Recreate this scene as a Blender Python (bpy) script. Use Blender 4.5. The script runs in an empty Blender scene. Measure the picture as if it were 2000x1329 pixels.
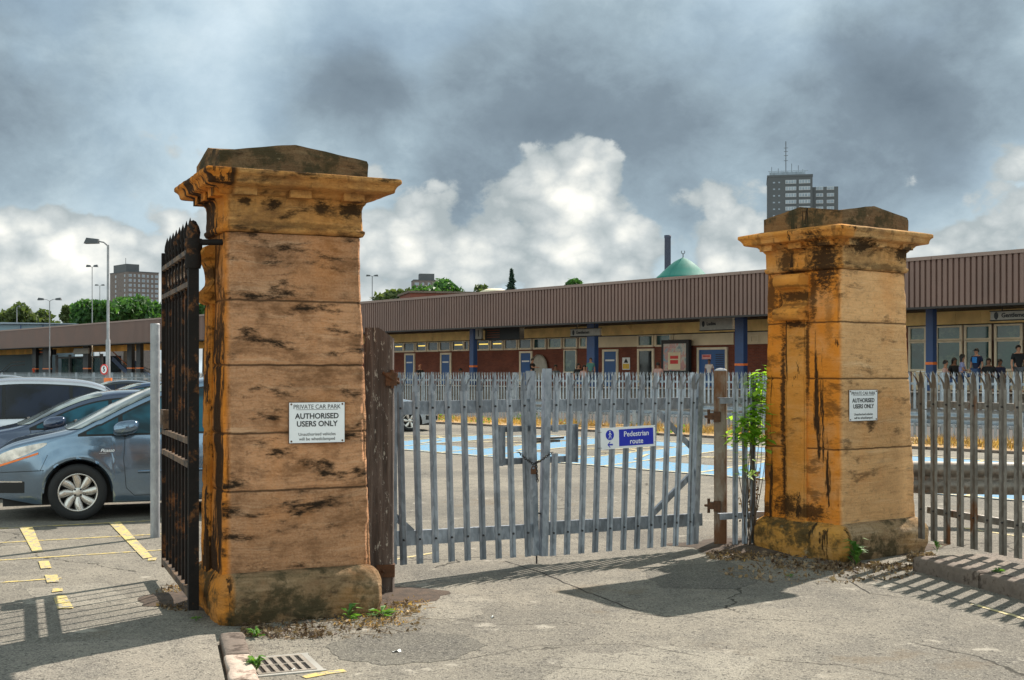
import bpy, bmesh, math, random
from mathutils import Vector, Matrix, noise
R = math.radians
random.seed(7)
scene = bpy.context.scene
F, H, HY = 2400.0, 1.7, 728.0

# ------------------------------------------------------------------ camera, sky, sun, exposure
cam_d = bpy.data.cameras.new("camera"); cam = bpy.data.objects.new("camera", cam_d)
scene.collection.objects.link(cam); scene.camera = cam
cam.location = (0, 0, H); cam.rotation_euler = (R(90), 0, 0)
cam_d.sensor_width = 36; cam_d.lens = F / 2000 * 36; cam_d.shift_y = (HY - 664.5) / 2000
cam_d.clip_end = 5000; cam_d.clip_start = .05
scene.view_settings.view_transform = 'Standard'; scene.view_settings.look = 'None'
scene.view_settings.gamma = 1; scene.view_settings.exposure = 0.62
SUN = Vector((.62, .785, 0)).normalized() * math.cos(R(45.5)) + Vector((0, 0, math.sin(R(45.5))))
sl = bpy.data.lights.new("sun", 'SUN'); sl.energy = 5.0; sl.angle = R(.5); sl.color = (1, .93, .82)
so = bpy.data.objects.new("sun", sl); scene.collection.objects.link(so)
so.rotation_euler = SUN.to_track_quat('Z', 'Y').to_euler(); so.location = (20, 30, 40)

class NT:
    """small node-graph writer"""
    def __init__(s, tree): s.t = tree; s.n = tree.nodes; s.l = tree.links
    def node(s, ty, **kw):
        n = s.n.new(ty)
        for k, v in kw.items(): setattr(n, k, v)
        return n
    def put(s, sock, v):
        if isinstance(v, bpy.types.NodeSocket): s.l.new(v, sock)
        elif v is not None:
            if hasattr(sock, 'default_value'):
                try: sock.default_value = v
                except Exception:
                    sock.default_value = tuple(v) + (1,) if len(v) == 3 else v[:3]
    def math(s, op, a, b=None, c=None, clamp=False):
        n = s.node('ShaderNodeMath', operation=op, use_clamp=clamp)
        s.put(n.inputs[0], a)
        if b is not None: s.put(n.inputs[1], b)
        if c is not None: s.put(n.inputs[2], c)
        return n.outputs[0]
    def vmath(s, op, a, b=None, out=0):
        n = s.node('ShaderNodeVectorMath', operation=op); s.put(n.inputs[0], a)
        if b is not None: s.put(n.inputs[1], b)
        return n.outputs[out]
    def mapr(s, v, a, b, c=0., d=1., smooth=True):
        n = s.node('ShaderNodeMapRange', interpolation_type='SMOOTHSTEP' if smooth else 'LINEAR')
        s.put(n.inputs[0], v)
        for i, q in enumerate((a, b, c, d)): s.put(n.inputs[i + 1], q)
        return n.outputs[0]
    def mix(s, f, a, b, blend='MIX'):
        n = s.node('ShaderNodeMix', data_type='RGBA', blend_type=blend)
        s.put(n.inputs[0], f); s.put(n.inputs[6], a); s.put(n.inputs[7], b)
        return n.outputs[2]
    def ramp(s, f, stops):
        n = s.node('ShaderNodeValToRGB'); cr = n.color_ramp
        while len(cr.elements) < len(stops): cr.elements.new(.5)
        for e, (p, c) in zip(cr.elements, stops): e.position = p; e.color = tuple(c) + (1,)
        s.put(n.inputs[0], f); return n.outputs[0]
    def noise(s, vec, scale=5, detail=4, rough=.5, dist=0., out=0):
        n = s.node('ShaderNodeTexNoise'); s.put(n.inputs['Vector'], vec)
        s.put(n.inputs['Scale'], scale); s.put(n.inputs['Detail'], detail)
        s.put(n.inputs['Roughness'], rough); s.put(n.inputs['Distortion'], dist)
        return n.outputs[out]
    def voro(s, vec, scale=5, feature='F1', out='Distance'):
        n = s.node('ShaderNodeTexVoronoi', feature=feature); s.put(n.inputs['Vector'], vec)
        s.put(n.inputs['Scale'], scale); return n.outputs[out]
    def mapping(s, vec, scale=(1, 1, 1), loc=(0, 0, 0), rot=(0, 0, 0)):
        n = s.node('ShaderNodeMapping'); s.put(n.inputs[0], vec); n.inputs['Scale'].default_value = scale
        n.inputs['Location'].default_value = loc; n.inputs['Rotation'].default_value = rot
        return n.outputs[0]
    def sep(s, v):
        n = s.node('ShaderNodeSeparateXYZ'); s.put(n.inputs[0], v); return n.outputs
    def comb(s, x, y, z):
        n = s.node('ShaderNodeCombineXYZ')
        for i, q in enumerate((x, y, z)): s.put(n.inputs[i], q)
        return n.outputs[0]
    def bump(s, h, strength=.3, dist=.01):
        n = s.node('ShaderNodeBump'); s.put(n.inputs['Height'], h)
        n.inputs['Strength'].default_value = strength; n.inputs['Distance'].default_value = dist
        return n.outputs[0]

world = bpy.data.worlds.new("World"); scene.world = world; world.use_nodes = True
W = NT(world.node_tree); W.n.clear()
wd = W.node('ShaderNodeTexCoord').outputs['Generated']
sky = W.node('ShaderNodeTexSky', sky_type='NISHITA', sun_disc=False)
sky.sun_elevation = R(45.5); sky.sun_rotation = math.atan2(SUN.x, SUN.y)
sky.air_density = 1; sky.dust_density = 1.5
def skydir(x, y): return Vector(((x - 1000) / F, 1, (HY - y) / F)).normalized()
wx, wy, wz = W.sep(wd)
wp = W.mapping(wd, scale=(1, 1, 1.35), loc=(.35, .1, .2))
def wwarp(v, sc, amt): return W.vmath('ADD', v, W.vmath('MULTIPLY', W.vmath('SUBTRACT', W.noise(v, sc, 3, .5, out=1), (.5, .5, .5)), (amt, amt, amt)))
wp2 = wwarp(wp, 2.2, .16)
n_big = W.noise(wp2, 4.2, 9, .52)
n_mid = W.noise(wwarp(wp, 8, .05), 12, 11, .66)
n_fine = W.noise(wp, 34, 6, .6)
def blobs(lst):
    v = 0.
    for (bx, by, rad, amp) in lst:
        dt = W.vmath('DOT_PRODUCT', wd, tuple(skydir(bx, by)), out='Value'); v = W.math('ADD', W.mapr(dt, math.cos(R(rad)), 1.0, 0, amp), v)
    return v
# high grey layer
val = W.math('MULTIPLY_ADD', W.math('SUBTRACT', n_big, .5), 1.15, .56)
val = W.math('MULTIPLY_ADD', W.math('SUBTRACT', n_mid, .5), .55, val)
val = W.math('ADD', val, blobs([(80, 130, 9, -.26), (900, 190, 8, -.26), (1300, 170, 7, -.20), (650, 130, 5, -.14), (620, 220, 5, -.16), (1700, 300, 6, -.22), (1850, 170, 6, -.12), (450, 60, 5, .12), (1100, 40, 5, .08), (1400, 60, 5, .12), (300, 420, 7, .10), (60, 400, 5, .06), (700, 320, 4, .16), (1350, 480, 6, .05), (1960, 480, 5, .12), (560, 560, 5, .08)]))
val = W.math('ADD', val, W.mapr(wz, .17, .0, 0, .16))
lay = W.ramp(val, [(0, (.12, .15, .18)), (.3, (.18, .22, .255)), (.5, (.275, .335, .375)), (.7, (.43, .50, .53)), (1, (.68, .73, .74))])
# lit cumulus below it, with crisp heaped edges
vo = W.node('ShaderNodeTexVoronoi', feature='F1'); W.put(vo.inputs['Vector'], wwarp(wp, 12, .06)); W.put(vo.inputs['Scale'], 19)
vo2 = W.node('ShaderNodeTexVoronoi', feature='F1'); W.put(vo2.inputs['Vector'], wwarp(wp, 30, .025)); W.put(vo2.inputs['Scale'], 48)
puff = W.math('MULTIPLY_ADD', vo2.outputs[0], -.4, W.math('MULTIPLY_ADD', vo.outputs[0], -.8, 1.))
cm = blobs([(1120, 350, 3.2, .55), (1185, 315, 1.6, .25), (1000, 330, 2.0, .25), (1060, 450, 3.4, .45), (880, 440, 3.4, .42), (760, 320, 1.6, .35), (770, 520, 4, .42), (1200, 480, 3, .35), (60, 510, 3.4, .50), (170, 470, 2.6, .42), (350, 500, 3, .25), (300, 300, 3.4, .26), (200, 590, 4, .35), (1380, 400, 2.6, .32), (1960, 400, 2.6, .36), (1990, 250, 2.4, .4), (1870, 540, 3, .32), (1450, 500, 2.4, .3), (560, 470, 5, .3)])
cm = W.math('MULTIPLY_ADD', cm, .9, W.mapr(wz, .20, .07, -.18, .20))
den = W.math('ADD', cm, W.math('ADD', W.math('MULTIPLY_ADD', n_mid, 1.15, -.575), W.math('MULTIPLY_ADD', puff, .55, -.33)))
cov = W.mapr(den, .06, .22, 0, .92)
shade = W.math('ADD', W.math('MULTIPLY_ADD', den, .75, .10), W.math('ADD', W.math('MULTIPLY_ADD', puff, .6, -.30), W.math('MULTIPLY_ADD', n_fine, .7, -.35)))
cum = W.ramp(shade, [(.1, (.36, .41, .43)), (.38, (.52, .56, .57)), (.58, (.69, .71, .69)), (.85, (.93, .92, .86))])
hole = W.mapr(W.noise(wp2, 4.0, 6, .5), .50, .64, 0, .65)
lay = W.mix(1, lay, (8.5, 9.0, 9.3), 'MULTIPLY'); cum = W.mix(1, cum, (8.0, 7.95, 7.8), 'MULTIPLY')
blue = W.mix(.75, sky.outputs[0], (2.2, 3.3, 4.3))
c = W.mix(cov, W.mix(hole, lay, W.mix(.55, blue, lay)), cum)
back = W.mapr(W.math('MULTIPLY_ADD', wy, -1, W.math('MULTIPLY', wx, -.3)), -.55, .6, 1, 2.5)
gain = W.math('MULTIPLY', back, W.math('MULTIPLY', W.mapr(wz, -.05, 0, .5, 1), W.mapr(wz, .45, .95, 1, .55)))
bg = W.node('ShaderNodeBackground'); W.put(bg.inputs[0], W.mix(1, c, W.comb(W.math('MULTIPLY', gain, W.mapr(back, 1, 2.5, 1, 1.06)), gain, W.math('MULTIPLY', gain, W.mapr(back, 1, 2.5, 1, .86))), 'MULTIPLY')); bg.inputs[1].default_value = .1
wo = W.node('ShaderNodeOutputWorld'); W.l.new(bg.outputs[0], wo.inputs[0])

# ------------------------------------------------------------------ scene helpers
MX = {}
def tag(o, label=None, cat=None, group=None, kind=None):
    for k, v in (('label', label), ('category', cat), ('group', group), ('kind', kind)):
        if v: o[k] = v
    return o
def thing(name, label, cat, loc=(0, 0, 0), rz=0., group=None):
    o = bpy.data.objects.new(name, None); scene.collection.objects.link(o)
    o.location = loc; o.rotation_euler = (0, 0, rz); o.empty_display_size = .2
    MX[o.name] = Matrix.Translation(Vector(loc)) @ Matrix.Rotation(rz, 4, 'Z')
    return tag(o, label, cat, group)
class MB:
    def __init__(s): s.v = []; s.f = []; s.m = []; s.sm = []; s.cur = 0; s.smooth = False
    def add(s, vs, fs, smooth=None):
        b = len(s.v); s.v += [Vector(p) for p in vs]
        for f in fs: s.f.append([b + i for i in f]); s.m.append(s.cur); s.sm.append(s.smooth if smooth is None else smooth)
        return s
    def hexa(s, p):  # 8 points, bottom 4 ccw then top 4
        return s.add(p, [(3, 2, 1, 0), (4, 5, 6, 7), (0, 1, 5, 4), (1, 2, 6, 5), (2, 3, 7, 6), (3, 0, 4, 7)])
    def box(s, x0, x1, y0, y1, z0, z1):
        return s.hexa([(x0, y0, z0), (x1, y0, z0), (x1, y1, z0), (x0, y1, z0), (x0, y0, z1), (x1, y0, z1), (x1, y1, z1), (x0, y1, z1)])
    def bar(s, a, b, w, h, up=(0, 0, 1)):  # box from a to b, width w (sideways) and h (up)
        a = Vector(a); b = Vector(b); d = (b - a).normalized(); up = Vector(up)
        sd = d.cross(up)
        if sd.length < 1e-4: sd = d.cross(Vector((1, 0, 0)))
        sd.normalize(); u = sd.cross(d).normalized()
        c = [sd * (i * w / 2) + u * (j * h / 2) for i, j in ((-1, -1), (1, -1), (1, 1), (-1, 1))]
        p = [a + q for q in c] + [b + q for q in c]
        return s.add(p, [(0, 1, 2, 3), (7, 6, 5, 4), (4, 5, 1, 0), (5, 6, 2, 1), (6, 7, 3, 2), (7, 4, 0, 3)])
    def tube(s, pts, r, n=8, cap=True, smooth=True):
        pts = [Vector(p) for p in pts]; rr = r if isinstance(r, (list, tuple)) else [r] * len(pts)
        vs = []; fs = []; up = None
        for i, p in enumerate(pts):
            d = (pts[min(i + 1, len(pts) - 1)] - pts[max(i - 1, 0)]).normalized()
            if up is None: up = d.orthogonal().normalized()
            up = (up - d * up.dot(d)); up = up.normalized() if up.length > 1e-5 else d.orthogonal().normalized()
            sd = d.cross(up)
            for k in range(n):
                a = 2 * math.pi * k / n; vs.append(p + (up * math.cos(a) + sd * math.sin(a)) * rr[i])
        for i in range(len(pts) - 1):
            for k in range(n):
                k2 = (k + 1) % n; fs.append((i * n + k, i * n + k2, (i + 1) * n + k2, (i + 1) * n + k))
        s.add(vs, fs, smooth)
        if cap:
            s.add([vs[k] for k in range(n)], [tuple(range(n))[::-1]], False)
            s.add([vs[-n + k] for k in range(n)], [tuple(range(n))], False)
        return s
    def lathe(s, prof, n=16, c=(0, 0, 0), ax='z', smooth=True):  # prof: (r, h)
        c = Vector(c); vs = []; fs = []
        for r, h in prof:
            for k in range(n):
                a = 2 * math.pi * k / n; x, y = r * math.cos(a), r * math.sin(a)
                vs.append(c + (Vector((x, y, h)) if ax == 'z' else Vector((x, h, y))))
        for i in range(len(prof) - 1):
            for k in range(n):
                k2 = (k + 1) % n; f = (i * n + k, i * n + k2, (i + 1) * n + k2, (i + 1) * n + k)
                fs.append(f if ax == 'z' else f[::-1])
        return s.add(vs, fs, smooth)
    def prism(s, poly, z0, z1, M=None):  # poly of (x,y) extruded in z; M optional matrix
        n = len(poly); vs = [Vector((x, y, z0)) for x, y in poly] + [Vector((x, y, z1)) for x, y in poly]
        if M is not None: vs = [M @ v for v in vs]
        fs = [tuple(range(n))[::-1], tuple(range(n, 2 * n))] + [(i, (i + 1) % n, n + (i + 1) % n, n + i) for i in range(n)]
        return s.add(vs, fs)
    def grid(s, fn, nu, nv, smooth=True, flip=False):
        vs = [fn(i / nu, j / nv) for i in range(nu + 1) for j in range(nv + 1)]; fs = []
        for i in range(nu):
            for j in range(nv):
                a = i * (nv + 1) + j; f = (a, a + nv + 1, a + nv + 2, a + 1); fs.append(f[::-1] if flip else f)
        return s.add(vs, fs, smooth)
    def xf(s, M): s.v = [M @ v for v in s.v]; return s
    def build(s, name, mat, parent=None, world=False, origin=None, fixn=False):
        me = bpy.data.meshes.new(name)
        vs = s.v
        o = bpy.data.objects.new(name, me); scene.collection.objects.link(o)
        if parent is not None:
            o.parent = parent; MX[o.name] = MX[parent.name]
            if world: Mi = MX[parent.name].inverted(); vs = [Mi @ v for v in vs]
        elif origin != 0:
            if origin is None:
                xs = [v.x for v in vs]; ys = [v.y for v in vs]; zs = [v.z for v in vs]
                origin = ((min(xs) + max(xs)) / 2, (min(ys) + max(ys)) / 2, min(zs))
            og = Vector(origin); vs = [v - og for v in vs]; o.location = og; MX[o.name] = Matrix.Translation(og)
        else: MX[o.name] = Matrix.Identity(4)
        me.from_pydata([tuple(v) for v in vs], [], s.f)
        for m in (mat if isinstance(mat, (list, tuple)) else [mat]): me.materials.append(m)
        me.polygons.foreach_set('material_index', s.m); me.polygons.foreach_set('use_smooth', s.sm)
        if fixn:
            bm = bmesh.new(); bm.from_mesh(me); bmesh.ops.remove_doubles(bm, verts=bm.verts, dist=1e-5); bmesh.ops.recalc_face_normals(bm, faces=bm.faces); bm.to_mesh(me); bm.free()
        me.update(); return o
def copy_tree(o, parent=None):
    c = o.copy(); scene.collection.objects.link(c); c.parent = parent
    MX[c.name] = MX[o.name]
    for ch in list(o.children): copy_tree(ch, c)
    return c
def gp(x, y, z=0.):
    Y = (H - z) * F / (y - HY); return Vector(((x - 1000) / F * Y, Y, z))
def pp(x, y, Y): return Vector(((x - 1000) / F * Y, Y, H + (HY - y) / F * Y))
def text_mesh(s, size, extrude=.0008, shear=0., bold=0., align='CENTER', sx=1.):
    cu = bpy.data.curves.new('lettering', 'FONT'); cu.body = s; cu.size = size; cu.extrude = extrude
    cu.shear = shear; cu.offset = bold; cu.align_x = align; cu.align_y = 'CENTER'; cu.resolution_u = 4
    o = bpy.data.objects.new('lettering', cu); scene.collection.objects.link(o)
    dg = bpy.context.evaluated_depsgraph_get(); me = bpy.data.meshes.new_from_object(o.evaluated_get(dg))
    vs = [Vector((v.co.x * sx, v.co.y, v.co.z)) for v in me.vertices]; fs = [tuple(p.vertices) for p in me.polygons]
    bpy.data.objects.remove(o); bpy.data.curves.remove(cu); bpy.data.meshes.remove(me)
    return vs, fs
def fN(p, s=1.): return noise.noise(Vector(p) * s)

# ------------------------------------------------------------------ materials
def newmat(name):
    m = bpy.data.materials.new(name); m.use_nodes = True; T = NT(m.node_tree); b = T.n['Principled BSDF']
    T.b = b; T.oc = T.node('ShaderNodeTexCoord').outputs['Object']; return m, T
def simple(name, col, rough=.6, metal=0., var=.18, scale=6., bump=0., bscale=60, spec=.5, coat=0., grime=None, gs=1.5, gth=.55):
    m, T = newmat(name)
    n = T.noise(T.oc, scale, 5, .6)
    k = T.mapr(n, .3, .7, 1 - var, 1 + var, False)
    cc = T.mix(1, col, T.comb(k, k, k), 'MULTIPLY')
    if grime: cc = T.mix(T.mapr(T.noise(T.oc, gs, 8, .7), gth, gth + .12), cc, grime)
    T.put(T.b.inputs['Base Color'], cc)
    T.b.inputs['Metallic'].default_value = metal; T.b.inputs['Specular IOR Level'].default_value = spec
    T.put(T.b.inputs['Roughness'], T.mapr(n, .3, .7, max(rough - .07, .02), min(rough + .07, 1), False))
    if coat: T.b.inputs['Coat Weight'].default_value = coat; T.b.inputs['Coat Roughness'].default_value = .04
    if bump: T.put(T.b.inputs['Normal'], T.bump(T.noise(T.oc, bscale, 5, .6), bump, .01))
    return m
M = {}
def stone(name, base, light, dark, ochre, ochre_amt, soot_z, stain=.5, rotted=False, joints=(), sidesoot=.55, arris=.0, spatch=(), fpatch=(), drips=.97, patina=.5):
    m, T = newmat(name); x, y, z = T.sep(T.oc)
    warp = T.noise(T.oc, 1.3, 3, .5)
    zz = T.math('MULTIPLY_ADD', warp, .16, z)
    ci = 0.
    for jz in joints: ci = T.math('ADD', T.math('GREATER_THAN', z, jz), ci)
    wn = T.node('ShaderNodeTexWhiteNoise', noise_dimensions='1D'); T.put(wn.inputs['W'], T.math('MULTIPLY_ADD', ci, 1.37, soot_z + base[0]) if joints else 0.); cr_ = T.sep(wn.outputs['Color'])
    xo = T.math('MULTIPLY_ADD', cr_[0], 9., x)
    sv = T.comb(T.math('MULTIPLY', xo, .9), T.math('MULTIPLY', y, .9), T.math('MULTIPLY_ADD', cr_[1], 5, T.math('MULTIPLY', zz, 9)))
    st = T.noise(sv, 1.5, 8, .6)
    st2 = T.noise(T.comb(T.math('MULTIPLY', xo, 2), T.math('MULTIPLY', y, 2), T.math('MULTIPLY', zz, 45)), 1.2, 5, .6)
    cc = T.ramp(st, [(.25, dark), (.42, base), (.56, base), (.75, light)])
    cc = T.mix(T.mapr(st2, .45, .72, 0, .42), cc, dark)
    cc = T.mix(T.mapr(T.noise(T.oc, 26, 7, .75), .55, .72, 0, .55), cc, dark)
    tone = T.mapr(cr_[2], 0, 1, .80, 1.12, False); cc = T.mix(1, cc, T.comb(tone, tone, tone), 'MULTIPLY') if joints else cc
    cc = T.mix(T.mapr(T.noise(T.oc, 70, 3, .6), .35, .7, 0, .25), cc, light)
    pt = T.noise(T.comb(T.math('MULTIPLY', xo, 1.6), T.math('MULTIPLY', y, 1.6), T.math('MULTIPLY', zz, 3.2)), 1.5, 9, .72)
    cc = T.mix(T.mapr(pt, .44, .66, 0, patina), cc, (.17, .080, .038))
    cc = T.mix(T.mapr(T.noise(T.oc, 13, 8, .8), .50, .66, 0, .35), cc, tuple(q * .45 for q in base))
    # ochre iron staining on the gateway side
    side = T.mapr(x, .015, .06, 1, 0)
    oc = T.math('MULTIPLY', T.mapr(T.noise(T.oc, 2.2, 5, .6), .3, .55, .55, 1), ochre_amt)
    cc = T.mix(T.math('MULTIPLY', side, oc), cc, ochre)
    patch = T.mapr(T.noise(T.oc, .9, 4, .6), .5, .68, 0, ochre_amt * .3)
    cc = T.mix(patch, cc, ochre)
    # soot: blotches along the strata, black runs under the cornice, plus painted console shade
    bl = T.noise(T.comb(T.math('MULTIPLY', xo, 1.8), T.math('MULTIPLY', y, 1.8), T.math('MULTIPLY', zz, 5.5)), 1.15, 9, .72)
    soot_shade = T.mapr(bl, .565 - .06 * stain, .635, 0, stain)
    zb = T.mapr(z, soot_z - .42, soot_z, 0, 1)
    drip = T.noise(T.comb(T.math('MULTIPLY', x, 6), T.math('MULTIPLY', y, 6), T.math('MULTIPLY', z, .9)), 1.1, 8, .65)
    soot_shade = T.math('MAXIMUM', soot_shade, T.math('MULTIPLY', T.mapr(drip, .53, .60), T.math('MULTIPLY', zb, drips)))
    runs = T.noise(T.comb(T.math('MULTIPLY', x, 7), T.math('MULTIPLY', y, 5), T.math('MULTIPLY', z, .45)), 1.2, 8, .68)
    keep = T.mapr(T.math('MULTIPLY_ADD', T.noise(T.oc, 3, 4, .6), .12, y), arris + .04, arris + .10) if arris else 1.
    soot_shade = T.math('MAXIMUM', soot_shade, T.math('MULTIPLY', T.math('MULTIPLY', T.mapr(runs, .68 - .2 * sidesoot, .73 - .2 * sidesoot, 0, .95), side), keep))
    blot = T.noise(T.comb(T.math('MULTIPLY', x, 2), T.math('MULTIPLY', y, 3.2), T.math('MULTIPLY', z, 1.6)), 1.1, 9, .7)
    soot_shade = T.math('MAXIMUM', soot_shade, T.math('MULTIPLY', T.math('MULTIPLY', T.mapr(blot, .70 - .2 * sidesoot, .74 - .2 * sidesoot, 0, .95), side), keep))
    wv = T.noise(T.oc, 7, 7, .7, out=1); wr, wg, wb = T.sep(wv)
    fw = T.noise(T.comb(T.math('MULTIPLY', x, 14), T.math('MULTIPLY', y, 14), T.math('MULTIPLY', z, 30)), 1.2, 6, .75)
    front = T.mapr(y, .03, .08, 1, 0)
    for (lst, ax, msk) in ((spatch, y, side), (fpatch, x, front)):  # stain patches; the ones at the console paint its shade into the colour
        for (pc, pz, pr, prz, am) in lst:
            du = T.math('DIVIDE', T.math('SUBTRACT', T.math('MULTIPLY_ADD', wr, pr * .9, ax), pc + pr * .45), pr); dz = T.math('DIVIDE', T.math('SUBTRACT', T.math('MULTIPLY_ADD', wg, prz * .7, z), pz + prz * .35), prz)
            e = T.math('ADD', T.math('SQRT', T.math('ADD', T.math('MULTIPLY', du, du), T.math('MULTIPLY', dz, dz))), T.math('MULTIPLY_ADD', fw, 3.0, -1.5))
            soot_shade = T.math('MAXIMUM', soot_shade, T.math('MULTIPLY', T.mapr(e, 1.25, .45, 0, am * .95), msk))
    for jz in joints:
        d = T.math('ABSOLUTE', T.math('SUBTRACT', T.math('MULTIPLY_ADD', T.noise(T.oc, 6, 3, .6), .02, z), jz + .01))
        soot_shade = T.math('MAXIMUM', soot_shade, T.mapr(d, .004, .011, .75, 0))
    cc = T.mix(soot_shade, cc, (.022, .014, .009))
    if rotted:
        cc = T.mix(T.mapr(T.noise(T.oc, 5, 8, .7), .44, .60, 0, .85), cc, (.05, .042, .022))
        cc = T.mix(T.mapr(T.noise(T.oc, 9, 5, .7), .63, .72, 0, .7), cc, (.35, .27, .17))
    T.put(T.b.inputs['Base Color'], cc); T.b.inputs['Roughness'].default_value = .95; T.b.inputs['Specular IOR Level'].default_value = .15
    hgt = T.math('ADD', T.math('MULTIPLY', st2, .8), T.math('ADD', T.math('MULTIPLY', T.noise(T.oc, 40, 6, .75), 1.3), T.math('MULTIPLY', bl, 1.2)))
    T.put(T.b.inputs['Normal'], T.bump(hgt, .75, .015)); return m
JL = (.887, 1.283, 1.752, 2.197); JR = (1.0, 1.645, 2.16)
M['stoneL'] = stone('weathered_brown_sandstone', (.53, .265, .135), (.72, .46, .29), (.16, .075, .038), (.66, .215, .025), .97, 3.0, .98, joints=JL, sidesoot=1.0, arris=.05, patina=.85)
M['stoneR'] = stone('weathered_golden_sandstone', (.78, .43, .195), (.90, .60, .35), (.42, .22, .09), (.70, .225, .022), .95, 3.0, .6, joints=JR, sidesoot=.5, drips=.3, patina=.25, spatch=((.16,2.72,.20,.30,.98),(.61,2.74,.10,.14,.9),(.82,2.42,.12,.24,.85),(.66,2.42,.06,.3,.9),(.30,2.45,.05,.3,.85),(.49,2.15,.2,.035,.95),(.49,2.64,.2,.03,.9),(.66,1.45,.035,.75,.95),(.64,.75,.035,.5,.95),(.36,1.85,.02,.5,.85),(.60,.45,.18,.13,.95),(.34,.41,.22,.09,.9),(.88,.40,.12,.07,.9),(.85,.75,.10,.12,.6),(.12,2.2,.05,.25,.35)), fpatch=((.25,2.68,.3,.05,.5),(.88,2.66,.2,.05,.6),(.45,1.25,.06,.10,.9)))  # side patches: black stains, plus shade painted around the scroll console
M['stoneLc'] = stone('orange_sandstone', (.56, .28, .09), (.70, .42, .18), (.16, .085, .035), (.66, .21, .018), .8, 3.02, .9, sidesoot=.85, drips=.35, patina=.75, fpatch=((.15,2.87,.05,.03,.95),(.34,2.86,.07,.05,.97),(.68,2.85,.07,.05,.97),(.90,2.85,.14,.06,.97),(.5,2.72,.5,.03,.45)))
M['stoneCon'] = stone('amber_carved_sandstone', (.64, .30, .08), (.74, .42, .18), (.24, .11, .04), (.72, .26, .035), .7, 9, .7, sidesoot=.3, patina=.35, spatch=((.45,2.405,.3,.055,.9),(.45,2.335,.3,.02,.6),(.45,2.50,.3,.012,.5)))  # dark bands at waist and rolls are painted shade, to bring out the scroll
M['stoneRc'] = stone('amber_sandstone', (.60, .34, .14), (.74, .50, .27), (.20, .11, .045), (.70, .25, .028), .75, 3.02, .8, sidesoot=.45, drips=.5, patina=.6, spatch=((.16,2.72,.20,.30,.98),(.61,2.74,.10,.14,.9),(.82,2.42,.12,.24,.85),(.66,2.42,.06,.3,.9),(.30,2.45,.05,.3,.85),(.49,2.15,.2,.035,.95),(.49,2.64,.2,.03,.9),(.66,1.45,.035,.75,.95),(.64,.75,.035,.5,.95),(.36,1.85,.02,.5,.85),(.60,.45,.18,.13,.95),(.34,.41,.22,.09,.9),(.88,.40,.12,.07,.9),(.85,.75,.10,.12,.6),(.12,2.2,.05,.25,.35)), fpatch=((.26,2.86,.22,.07,.97),(.90,2.82,.13,.09,.95),(.62,2.68,.3,.04,.6)))  # same side patches as the shaft, painted console shade included
M['stoneP'] = stone('mossy_plinth_sandstone', (.24, .155, .085), (.46, .32, .20), (.06, .045, .02), (.62, .22, .03), .9, 9, .7, True)
M['stonePR'] = stone('rotted_plinth_sandstone', (.36, .24, .13), (.6, .45, .32), (.12, .07, .03), (.60, .27, .04), .8, 9, .7, True)
M['cap'] = stone('lichened_capstone', (.16, .10, .055), (.3, .2, .11), (.05, .032, .02), (.4, .18, .05), .3, 9, .7, True)

def asphalt(name, c0, c1, crack=True, patch=(.12, .11, .1)):
    m, T = newmat(name); P = T.node('ShaderNodeNewGeometry').outputs['Position']
    big = T.noise(P, .45, 6, .62); mid = T.noise(P, 3.5, 7, .65)
    cc = T.mix(T.mapr(big, .35, .65), c0, c1)
    cc = T.mix(T.mapr(mid, .42, .7, 0, .45), cc, patch)
    sp = T.voro(P, 120); sc = T.voro(P, 120, out='Color'); scx = T.sep(sc)[0]
    cc = T.mix(T.mapr(scx, .75, .98, 0, .35), cc, (.5, .46, .38))
    cc = T.mix(T.mapr(T.math('MULTIPLY_ADD', mid, -.35, T.math('ADD', scx, .175)), .22, .06, 0, .7), cc, (.045, .042, .04))
    cc = T.mix(T.mapr(T.noise(P, 45, 6, .75), .52, .68, 0, .5), cc, tuple(q * .4 for q in c1))
    s2 = T.voro(T.vmath('ADD', P, T.vmath('MULTIPLY', T.noise(P, 60, 3, out=1), (.02, .02, .02))), 50, out='Color'); cc = T.mix(T.mapr(T.sep(s2)[1], .93, .98, 0, .6), cc, (.05, .045, .04))
    hgt = T.math('ADD', T.math('MULTIPLY', sp, .5), T.math('MULTIPLY', T.noise(P, 25, 6, .7), 1.3))
    if crack:
        wv = T.vmath('ADD', P, T.vmath('MULTIPLY', T.noise(P, 1.6, 5, .6, out=1), (.55, .55, 0)))
        d = T.voro(wv, .42, 'DISTANCE_TO_EDGE'); k = T.math('MULTIPLY', T.mapr(d, .0012, .005, 1, 0), T.mapr(T.noise(P, .6, 3), .50, .56))
        cc = T.mix(T.math('MULTIPLY', k, .85), cc, (.03, .027, .022)); hgt = T.math('SUBTRACT', hgt, T.math('MULTIPLY', k, 1.5))
        # worn pale patches where the top coat is gone
        w = T.mapr(T.noise(P, 1.9, 8, .7), .60, .66, 0, .5); cc = T.mix(w, cc, (.50, .45, .38))
        sm = T.mapr(T.noise(T.mapping(P, (1, 1, 1), (31, 7, 0)), .8, 7, .7), .58, .68, 0, .5); cc = T.mix(sm, cc, (.16, .12, .08))
    T.put(T.b.inputs['Base Color'], cc); T.b.inputs['Roughness'].default_value = .93; T.b.inputs['Specular IOR Level'].default_value = .2
    T.put(T.b.inputs['Normal'], T.bump(hgt, .55, .012)); return m
M['asphalt'] = asphalt('worn_pale_asphalt', (.262, .232, .190), (.165, .148, .126))
M['patch'] = asphalt('darker_repair_asphalt', (.17, .155, .13), (.125, .113, .098), False)
M['palepatch'] = asphalt('pale_cement_patch', (.31, .278, .23), (.24, .215, .18), False)
M['tarmac'] = asphalt('footway_tarmac', (.30, .262, .215), (.225, .20, .17), False)
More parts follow.
